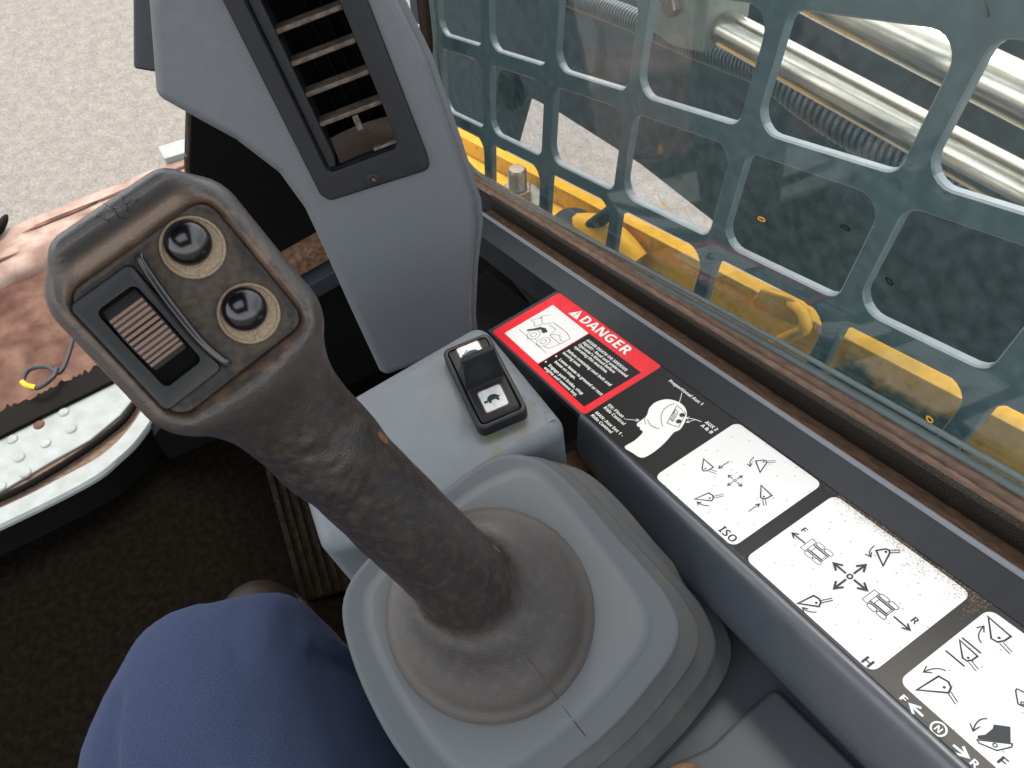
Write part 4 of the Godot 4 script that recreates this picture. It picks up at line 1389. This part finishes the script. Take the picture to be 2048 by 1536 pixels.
func sd_ellipsoid(p: Vector3, r: Vector3) -> float:
	var k0 := Vector3(p.x / r.x, p.y / r.y, p.z / r.z).length()
	var k1 := Vector3(p.x / (r.x * r.x), p.y / (r.y * r.y), p.z / (r.z * r.z)).length()
	return k0 * (k0 - 1.0) / maxf(k1, 1e-6)


var to_boot: Transform3D


func sd_grip(p: Vector3) -> float:
	# head: a rounded block, its rim standing proud of the sunk face
	var d2 := sd_rrect(p.x - 0.2 + p.z * 0.05, p.y - 0.3, 31.2 + p.z * 0.06, 29.9 + p.z * 0.08, 14.5)
	var dz := absf(p.z + 17.0) - 20.0
	var e := Vector2(maxf(d2 + 11.0, 0.0), maxf(dz + 11.0, 0.0))
	var head := e.length() + minf(maxf(d2 + 11.0, dz + 11.0), 0.0) - 11.0
	head = smin(head, sd_capsule(p, Vector3(-27.4, -13.0, 0.9), Vector3(-27.2, 15.0, 0.9), 5.6, 5.6), 7.0)
	var groove := sd_capsule(p, Vector3(-23.4, -14.0, 3.4), Vector3(-23.2, 15.0, 3.4), 3.5, 3.5)
	head = -smin(-head, groove, 3.0)
	# the shaft, with swellings under the head
	var shaft := sd_capsule(p, Vector3(22, 1, -20), Vector3(64, 3.2, -37), 21.0, 17.2)
	shaft = smin(shaft, sd_capsule(p, Vector3(64, 3.2, -37), Vector3(182, 12.4, -92), 17.4, 20.5), 6.0)
	var d := smin(head, shaft, 15.0)
	d += 0.5 * wobble.get_noise_3d(p.x * 1.2, p.y * 1.2, p.z * 1.2) * smoothstep(20.0, 45.0, p.x)
	var wr := smoothstep(40.0, 52.0, p.x) * smoothstep(98.0, 80.0, p.x) * smoothstep(14.0, 4.0, absf(p.y + 6.0))
	if wr > 0.0: d += 0.95 * wr * wobble.get_noise_3d(p.x * 11.0 + p.y * 4.0, p.y * 3.2, p.z * 3.0)
	# sink the face, sloping in from the rim
	var fr := sd_rrect(p.x - 1.3, p.y + 0.2, 21.9, 22.6, 5.0)
	var cut := maxf(fr - 0.4, -p.z - 2.5)
	var slope := (fr - 0.2) * lerpf(0.75, 1.9, smoothstep(-23.0, -17.0, p.x)) - p.z - 0.5        # a chamfer that falls to the face
	cut = minf(cut, maxf(slope, fr - 7.0))
	var h := maxf(3.0 - absf(-cut - d), 0.0) / 3.0
	d = maxf(d, -cut) + h * h * 3.0 * 0.25
	# the flared dome at the foot
	var q := to_boot * p
	if q.z < 60.0:
		var r := Vector2(q.x, q.y).length()
		var rim := Vector2(maxf(r - 42.8, 0.0), maxf(absf(q.z - 9.6) - 0.8, 0.0)).length() - 4.6
		var dome := sd_ellipsoid(q - Vector3(-1.0, 0, 9.0), Vector3(46.2, 46.2, 20.5))
		dome = smin(dome, rim, 3.0)
		dome = maxf(dome, 8.4 - q.z if r < 41.0 else dome)
		d = smin(d, dome, 8.0)
		d = maxf(d, 1.6 - q.z)
	return d


func nets(sd: Callable, lo: Vector3, hi: Vector3, cell: float) -> Mb:
	var nx := int(ceil((hi.x - lo.x) / cell)) + 1
	var ny := int(ceil((hi.y - lo.y) / cell)) + 1
	var nz := int(ceil((hi.z - lo.z) / cell)) + 1
	var f := PackedFloat32Array()
	f.resize(nx * ny * nz); f.fill(1e9)
	var B := 6
	var reach := B * cell * 0.87 * 1.5 + cell
	var cells := PackedInt32Array()
	for bx in range(0, nx - 1, B):
		for by in range(0, ny - 1, B):
			for bz in range(0, nz - 1, B):
				var mid := lo + Vector3(bx + B * 0.5, by + B * 0.5, bz + B * 0.5) * cell
				if absf(sd.call(mid)) > reach: continue
				for i in range(bx, mini(bx + B, nx - 1) + 1):
					for j in range(by, mini(by + B, ny - 1) + 1):
						for k in range(bz, mini(bz + B, nz - 1) + 1):
							var id := (i * ny + j) * nz + k
							if f[id] > 9e8: f[id] = sd.call(lo + Vector3(i, j, k) * cell)
							if i < mini(bx + B, nx - 1) and j < mini(by + B, ny - 1) and k < mini(bz + B, nz - 1): cells.append(id)
	var sx := ny * nz; var sy := nz
	var offs := [0, sx, sy, sx + sy, 1, sx + 1, sy + 1, sx + sy + 1]
	var edges := [[0, 1], [2, 3], [4, 5], [6, 7], [0, 2], [1, 3], [4, 6], [5, 7], [0, 4], [1, 5], [2, 6], [3, 7]]
	var at := {}
	for id in cells:
		var neg := 0
		for o in offs:
			if f[id + o] < 0.0: neg += 1
		if neg == 0 or neg == 8: continue
		var base := Vector3(id / sx, (id / sy) % ny, id % nz)
		var s := Vector3.ZERO; var c := 0
		for e in edges:
			var a := f[id + offs[e[0]]]; var b := f[id + offs[e[1]]]
			if (a < 0.0) != (b < 0.0):
				var t := a / (a - b)
				var pa := Vector3(e[0] & 1, (e[0] >> 1) & 1, e[0] >> 2); var pb := Vector3(e[1] & 1, (e[1] >> 1) & 1, e[1] >> 2)
				s += pa.lerp(pb, t); c += 1
		at[id] = lo + (base + s / c) * cell
	var mb := Mb.new()
	for id in at:
		for ax in 3:
			var step: int = [sx, sy, 1][ax]
			var u: int = [sy, 1, sx][ax]; var w: int = [1, sx, sy][ax]
			if (f[id] < 0.0) == (f[id + step] < 0.0): continue
			if not (at.has(id - u) and at.has(id - w) and at.has(id - u - w)): continue
			if f[id] < 0.0: mb.quad(at[id - u - w], at[id - w], at[id], at[id - u])
			else: mb.quad(at[id - u - w], at[id - u], at[id], at[id - w])
	return mb


func on_surface(sd: Callable, from: Vector3, dir: Vector3) -> Vector3:    # walks in from outside
	var p := from
	for k in 80:
		var d: float = sd.call(p)
		if absf(d) < 0.02: break
		p += dir * d * 0.7
	return p


func build_joystick() -> void:
	var t := thing("joystick", "brown-black rubber joystick with two round buttons and a ribbed thumbwheel", "joystick", HEAD)
	var xb := BOOT.affine_inverse() * HEAD
	to_boot = Transform3D(xb.basis, xb.origin * 1000.0)
	var g := nets(sd_grip, Vector3(-44, -62, -160), Vector3(250, 74, 10), 1.35)
	for i in g.v.size():
		var p := g.v[i]
		var n := wobble.get_noise_3d(p.x * 1.6, p.y * 1.6, p.z * 1.6)
		var n2 := wobble.get_noise_3d(p.x * 6.0 + 50.0, p.y * 6.0, p.z * 6.0)
		var base := Color(0.0195, 0.0155, 0.0136)
		var fr := sd_rrect(p.x - 1.3, p.y + 0.2, 21.9, 22.6, 5.0)
		var dusty := 0.0
		if p.z > -10.0 and p.x < 40.0:
			dusty = smoothstep(3.8, 0.0, fr + n2 * 4.0) * 0.6 * (0.55 + 0.45 * smoothstep(-0.2, 0.3, n))
			dusty = maxf(dusty, smoothstep(-20.5, -22.5, p.x) * smoothstep(-26.5, -24.5, p.x) * smoothstep(22.0, 15.0, absf(p.y)) * 0.5)
		var dark := smoothstep(0.12, 0.34, n) * smoothstep(30.0, 60.0, p.x) * smoothstep(170.0, 120.0, p.x) * smoothstep(0.0, 12.0, p.y)
		var q := to_boot * p
		var foot := smoothstep(26.0, 10.0, q.z)
		base = base.lerp(Color(0.064, 0.059, 0.056), foot).lerp(Color(0.062, 0.060, 0.059), smoothstep(-12.0, -30.0, p.x) * 0.7)
		base = base.lerp(Color(0.010, 0.0105, 0.012), dark * 0.75).lerp(Color(0.046, 0.041, 0.0385), smoothstep(46.0, 22.0, p.x) * (1.0 - smoothstep(-12.0, -30.0, p.x)) * 0.6)
		base = base.lerp(Color(0.055, 0.038, 0.028), smoothstep(0.05, 0.4, n2) * 0.3)
		g.c[i] = base.lerp(Color(0.17, 0.105, 0.066), dusty)
	part("grip", g, M.grip, t, 80.0)
	# the sunk face
	var fp := Mb.new()
	fp.prism(rrect(-20.4, -22.6, 23.0, 22.3, 5.0), -3.0, -0.2, 0.8)
	for i in fp.v.size():
		fp.c[i] = Color.WHITE
	part("face_plate", fp, M.face, t)
	var worn := Mb.new()
	for i in 54:
		for j in 56:
			var pts := []; var cols := []
			for e in [[0, 0], [1, 0], [1, 1], [0, 1]]:
				var p := Vector3(-19.8 + (i + e[0]) * 0.78, -22.0 + (j + e[1]) * 0.78, -0.13)
				var fr := sd_rrect(p.x - 1.3, p.y + 0.2, 21.3, 21.9, 4.6)
				var n := wobble.get_noise_2d(p.x * 5.0, p.y * 5.0) * 1.6
				var k := smoothstep(-5.5, -1.0, fr + n * 1.5)
				var c := Color(1.15, 1.0, 0.88).lerp(Color(0.42, 0.50, 0.60), k)
				var m := minf(minf(absf(Vector2(p.x + 11.3, p.y - 10.7).length() - 9.0), absf(Vector2(p.x - 11.5, p.y - 10.8).length() - 9.0)), absf(p.y + 1.2) if p.x > -19.0 else 9.0)
				c = c.lerp(Color(2.0, 1.4, 0.95), smoothstep(2.6, 0.2, m + n * 0.8) * 0.7)
				pts.append(p); cols.append(c)
			if sd_rrect(pts[0].x - 1.0, pts[0].y + 0.2, 20.6, 21.2, 4.6) < 0.0:
				worn.tri_c(pts[0], pts[1], pts[2], cols[0], cols[1], cols[2]); worn.tri_c(pts[0], pts[2], pts[3], cols[0], cols[2], cols[3])
	part("face_dust", worn, M.face, t)
	for k in 2:
		var c := Vector3(-11.4, 10.9, 0) if k == 0 else Vector3(11.5, 10.9, 0)
		var b := thing_part("push_button", t)
		if k == 0: b.set_meta("label", "black push button nearer the head's outer end")
		else: b.set_meta("label", "black push button nearer the shaft")
		var rg := Mb.new()
		rg.lathe(v2([8.6, -0.6, 8.6, 0.7, 8.3, 1.05, 7.9, 1.1, 7.5, 0.8, 4.0, 0.5]), Transform3D(Basis(), c), 48)
		part("ring", rg, M.bezel, b, 30.0)
		var notch := Mb.new()
		notch.box(Vector3(-1.1, -0.8, 0), Vector3(1.1, 0.8, 0.9), 0.3)
		notch.turned(Transform3D(Basis(Vector3.BACK, -0.1), c + Vector3(6.9, -2.6, 0.2)))
		part("notch", notch, M.bezel, b)
		var cap := Mb.new()
		var pr := PackedVector2Array([Vector2(6.2, -0.4), Vector2(6.3, 1.2)])
		for s in 9:
			var a := PI / 2 * s / 8
			pr.append(Vector2(6.3 * cos(a), 1.4 + 5.0 * sin(a)))
		cap.lathe(pr, Transform3D(Basis(), c + Vector3(-1.7, -0.2, 0)), 40)
		part("cap", cap, M.gloss, b, 60.0)
	# thumbwheel in its housing
	var th := thing_part("thumbwheel", t)
	var hs := Mb.new()
	hs.ring_prism(rrect(-17.8, -23.6, 19.2, -4.2, 2.2, 4), rrect(-12.6, -19.3, 13.8, -7.0, 1.8, 4), -2.6, 2.2, 1.6, 0.4)
	part("housing", hs, M.housing, th, 35.0)
	var dk := Mb.new()
	dk.prism(rrect(-12.8, -19.5, 14.0, -6.8, 1.8, 4), -0.1, 0.1)
	part("well", dk, M.vent_inside, th)
	var drum := Mb.new()
	var wc := Transform3D(Basis(Vector3(1, 0, 0), Vector3(0, 0, -1), Vector3(0, 1, 0)), Vector3(-1.5, -18.7, -16.0))   # its axis along the face's y
	drum.lathe(v2([0, 0, 18.4, 0, 19, 0.6, 19, 10.6, 18.4, 11.2, 0, 11.2]), wc, 128)
	part("wheel", drum, M.wheel, th, 30.0)
	for k in 11:
		var a := PI / 2 + 0.36 - k * 0.080
		var rb := Mb.new()
		rb.box(Vector3(-0.48, 0.4, 18.7), Vector3(0.48, 10.8, 19.6), 0.25)
		rb.turned(Transform3D(Basis(Vector3.UP, PI / 2 - a), Vector3(-1.5, -18.7, -16.0)))
		part("rib", rb, M.wheel_rib, th)
	var dv := Mb.new()
	var dvr := []
	var dc := curve3(v3([-18.2, -1.4, 0, -14.0, -2.2, 0, -4.0, -3.4, 0, 7.6, -4.0, 0, 14.0, -3.6, 0, 19.4, -2.6, 0]), 5)
	for i in dc.size():
		var u := float(i) / (dc.size() - 1)
		var hgt := 1.0 + 3.2 * pow(sin(PI * clampf(0.08 + u * 0.9, 0, 1)), 0.6)
		var p := dc[i]
		dvr.append(PackedVector3Array([p + Vector3(0, -1.25, -0.6), p + Vector3(0, -1.1, hgt - 0.5), p + Vector3(0, -0.5, hgt), p + Vector3(0, 0.5, hgt), p + Vector3(0, 1.1, hgt - 0.5), p + Vector3(0, 1.25, -0.6)]))
	for r in dvr: r.reverse()
	dv.solid(dvr)
	part("divider_rib", dv, M.satin_black, t, 50.0)
	# the mould seam along the grip and two chips that bare the foam
	var sm := PackedVector3Array()
	for k in 12:
		var x := 26.0 + k * 1.6
		sm.append(on_surface(sd_grip, Vector3(x + 6.0, -2.0 - 0.05 * k, 30.0), Vector3(-0.05, 0, -1)) + Vector3(0, 0, 0.0))
	var ms := Mb.new()
	ms.tube(sm, 0.12, 5)
	part("mould_seam", ms, M.seam, t, 60.0)
	# age cracks across the ridge at the head's outer end
	for line in [[-33.0, 0.5, -26.6, 2.0], [-30.2, 1.3, -29.0, 5.0], [-32.0, 5.5, -27.4, 4.2], [-29.4, 5.0, -28.2, 8.2], [-31.2, -3.0, -28.0, -1.0]]:
		var cp := PackedVector3Array()
		for k in 9:
			var u := k / 8.0
			var at := Vector3(lerpf(line[0], line[2], u) + 0.35 * sin(k * 2.3), lerpf(line[1], line[3], u) + 0.4 * sin(k * 1.7 + line[1]), 30)
			cp.append(on_surface(sd_grip, at, Vector3(0, 0, -1)))
		var ck := Mb.new()
		ck.tube(cp, 0.13, 5)
		part("age_crack", ck, M.satin_black, t, 60.0)
	var fb := to_boot.affine_inverse()
	var sm2 := PackedVector3Array()
	for k in 24:
		var r := 21.0 + k * 1.15
		var q := Vector3(0.995, 0.10, 0).normalized() * r
		sm2.append(on_surface(sd_grip, fb * (q + Vector3(0, 0, 60)), (fb.basis * Vector3(0, 0, -1)).normalized()))
	var ms2 := Mb.new()
	ms2.tube(sm2, 0.14, 5)
	part("mould_seam", ms2, M.seam, t, 60.0)
	var hv := HEAD.affine_inverse()
	for k in 3:
		var cam_dir := [Vector3(-259, -107, -1593), Vector3(-31, -330, -1593), Vector3(-176, -468, -1593)][k] as Vector3
		var basis := Basis(Vector3(0.86949, 0.01210, 0.49380), Vector3(0.39032, 0.59583, -0.70188), Vector3(-0.30271, 0.80302, 0.51335))
		var dir := (hv.basis * (basis * cam_dir)).normalized()
		var p := on_surface(sd_grip, hv * Vector3(0, 1.6, 0) * 1000.0 + dir * 180.0, dir)
		var e := 0.4
		var nr := Vector3(sd_grip(p + Vector3(e, 0, 0)) - sd_grip(p - Vector3(e, 0, 0)), sd_grip(p + Vector3(0, e, 0)) - sd_grip(p - Vector3(0, e, 0)), sd_grip(p + Vector3(0, 0, e)) - sd_grip(p - Vector3(0, 0, e))).normalized()
		var ch := Mb.new()
		var poly := PackedVector2Array()
		for s in 18:
			var a := TAU * s / 18
			poly.append(Vector2(cos(a) * [3.4, 3.0, 1.0][k], sin(a) * [1.5, 1.3, 0.7][k]) * (0.85 + rng.randf() * 0.3))
		ch.prism(poly, -1.2, 0.28, 0.25, 2)
		ch.turned(frame(p, Vector3(1, 0.1, -0.45), nr.cross(Vector3(1, 0.1, -0.45))))
		part("worn_chip", ch, M.rust_chip, t, 50.0)


# ---------------------------------------------------------------- rocker switch
func build_switch() -> void:
	var where := POD * Transform3D(Basis(Vector3.BACK, -0.165), Vector3(0.0015, 0.0118, 0))
	var t := thing("rocker_switch", "black rocker switch with a raised finger tab and tortoise label", "switch", where)
	var bz := Mb.new()
	bz.ring_prism(rrect(-27.5, -14.0, 29.0, 14.0, 4.0, 5), rrect(-25.0, -11.6, 26.5, 11.6, 2.6, 5), 0, 7.6, 1.2, 0.5)
	part("bezel", bz, M.black_plastic, t, 35.0)
	var rk := Mb.new()
	# side profile of the rocker: (x, z), swept across y with rounded flanks
	var prof := v2([-24.4, 1.0, 26.0, 1.0, 26.0, 4.6, 25.0, 6.4, 23.0, 7.4, 6.4, 9.2, 5.0, 9.8, 4.4, 11.6, 4.2, 32.0, 3.2, 34.0, 1.6, 34.4, 0.2, 33.4, -5.6, 13.0, -7.4, 11.6, -10.4, 11.2, -21.8, 9.6, -23.6, 8.4, -24.4, 6.2])
	var rings := []
	for s in [[-11.0, 0.9], [-10.6, 0.3], [-9.8, 0.0], [9.8, 0.0], [10.6, 0.3], [11.0, 0.9]]:
		var ring := PackedVector3Array()
		for p in Mb.inset(Mb.ccw(prof), s[1]):
			var narrow := 1.0 - 0.17 * smoothstep(11.0, 33.0, p.y)
			ring.append(Vector3(p.x, s[0] * narrow, p.y))
		ring.reverse()
		rings.append(ring)
	rk.solid(rings)
	part("rocker", rk, M.black_plastic, t, 40.0)
	for k in 2:
		var lb := thing_part("label_window", t)
		var rim := Mb.new()
		rim.prism(rrect(-6.9, -6.9, 6.9, 6.9, 1.6), -1.0, 0.24)
		part("rim", rim, M.dust_brown, lb)
		var face := Mb.new()
		face.prism(rrect(-6.3, -6.3, 6.3, 6.3, 1.3), -0.6, 0.42, 0.15, 2)
		part("window_face", face, M.label_white, lb)
		var ink := Ink.new()
		if k == 0:
			# tortoise, its head towards the seat
			ink.fill(smooth_loop(v2([-3.4, -0.4, -2.6, 1.5, -0.4, 2.4, 1.8, 1.9, 3.4, 0.2, 3.0, -0.7, -2.8, -0.9]), 3))
			ink.fill(smooth_loop(v2([-3.2, -0.3, -4.6, 0.2, -5.4, -0.4, -4.8, -1.2, -3.2, -1.0]), 3))
			ink.fill(v2([-2.6, -0.7, -1.2, -0.7, -1.6, -2.2, -3.0, -2.0])); ink.fill(v2([1.0, -0.7, 2.6, -0.6, 3.2, -2.0, 1.8, -2.2])); ink.fill(v2([3.2, 0.1, 4.9, 0.9, 3.2, -0.5]))
		else:
			ink.fill(smooth_loop(v2([-4.0, -1.0, -2.0, 1.0, 1.0, 1.4, 3.6, 0.2, 3.4, -1.4, 0.0, -1.8]), 3))
			ink.fill(smooth_loop(v2([-3.2, 0.0, -4.9, 0.6, -5.2, -0.6, -3.8, -1.0]), 3)); ink.fill(v2([-4.0, 0.6, -1.6, 2.6, -1.2, 2.2, -3.2, 0.4]))
		ink_part("symbol", ink, M.print_black, lb, 0.44)
		lb.transform = Transform3D(Basis(Vector3.UP, 0.105 if k == 0 else -0.13) * Basis(Vector3.BACK, PI / 2), Vector3(14.6, 0, 8.3) * 0.001 if k == 0 else Vector3(-16.4, 0, 10.5) * 0.001)


# ---------------------------------------------------------------- the operator's leg
func sd_leg(p: Vector3) -> float:
	var knee := Vector3(-86, 1026, -186)
	var d := sd_capsule(p, knee, Vector3(-104, 970, 230), 90.0, 118.0)
	d = smin(d, sd_capsule(p, knee + Vector3(2, -20, 8), Vector3(-92, 735, -350), 72.0, 58.0), 24.0)
	d = smin(d, sd_capsule(p, Vector3(-104, 1078, -250), Vector3(-44, 1084, -230), 20.0, 22.0), 40.0)
	d = smin(d, sd_capsule(p, Vector3(-130, 1040, -206), Vector3(-158, 1000, 20), 44.0, 66.0), 40.0)
	# cloth: broad folds running off the knee
	d += 2.4 * wobble.get_noise_3d(p.x * 0.55, p.y * 0.55, p.z * 0.35) + 1.1 * wobble.get_noise_3d(p.x * 1.9 + p.z * 0.6, p.y * 0.8, p.z * 0.7)
	var fold := minf(sd_capsule(p, Vector3(-20, 1094, -201), Vector3(-6, 1068, -192), 0.5, 2.0), sd_capsule(p, Vector3(-6, 1068, -192), Vector3(2, 1046, -176), 2.0, 3.0))
	d += 6.5 * smoothstep(8.0, 0.0, fold)
	d -= 2.5 * smoothstep(14.0, 0.0, sd_capsule(p, Vector3(-19, 1098, -210), Vector3(2, 1066, -198), 1.0, 2.0))
	var fold2 := minf(sd_capsule(p, Vector3(-138, 1097, -228), Vector3(-150, 1096, -202), 0.5, 3.0), sd_capsule(p, Vector3(-150, 1096, -202), Vector3(-158, 1090, -150), 3.0, 4.0))
	d += 9.0 * smoothstep(12.0, 0.0, fold2)
	d -= 2.5 * smoothstep(16.0, 0.0, sd_capsule(p, Vector3(-128, 1100, -222), Vector3(-138, 1100, -170), 1.0, 2.0))
	d -= 2.0 * smoothstep(18.0, 0.0, sd_capsule(p, Vector3(-92, 1096, -262), Vector3(-60, 1106, -250), 2.0, 3.0))
	return d


func sd_shoe(p: Vector3) -> float:
	var q := p - Vector3(-88, 0, 0)
	var d := sd_ellipsoid(q - Vector3(4, 676, -420), Vector3(52, 46, 62))
	d = smin(d, sd_capsule(q, Vector3(0, 680, -400), Vector3(-6, 700, -300), 44.0, 44.0), 20.0)
	d = smin(d, sd_capsule(q, Vector3(-4, 700, -350), Vector3(-6, 780, -345), 44.0, 46.0), 20.0)
	return maxf(d, 648.0 - p.y)


func build_person() -> void:
	var t := thing("person", "seated person in blue work trousers and dark leather shoe, only the right leg showing", "person")
	var leg := nets(sd_leg, Vector3(-240, 690, -440), Vector3(40, 1190, 340), 4.5)
	part("trouser_leg", leg, M.cloth, t, 80.0)
	var shoe := nets(sd_shoe, Vector3(-160, 640, -510), Vector3(-20, 850, -230), 5.0)
	part("shoe", shoe, M.leather, t, 80.0)
	var welt := Mb.new()
	var ring := PackedVector3Array()
	for k in 40:
		var a := PI + PI * k / 39.0
		ring.append(Vector3(-84 + cos(a) * 55.0, 650, -414 + sin(a) * 66.0))
	welt.tube(ring, 7.0, 8)
	part("welt", welt, M.leather, t, 60.0)
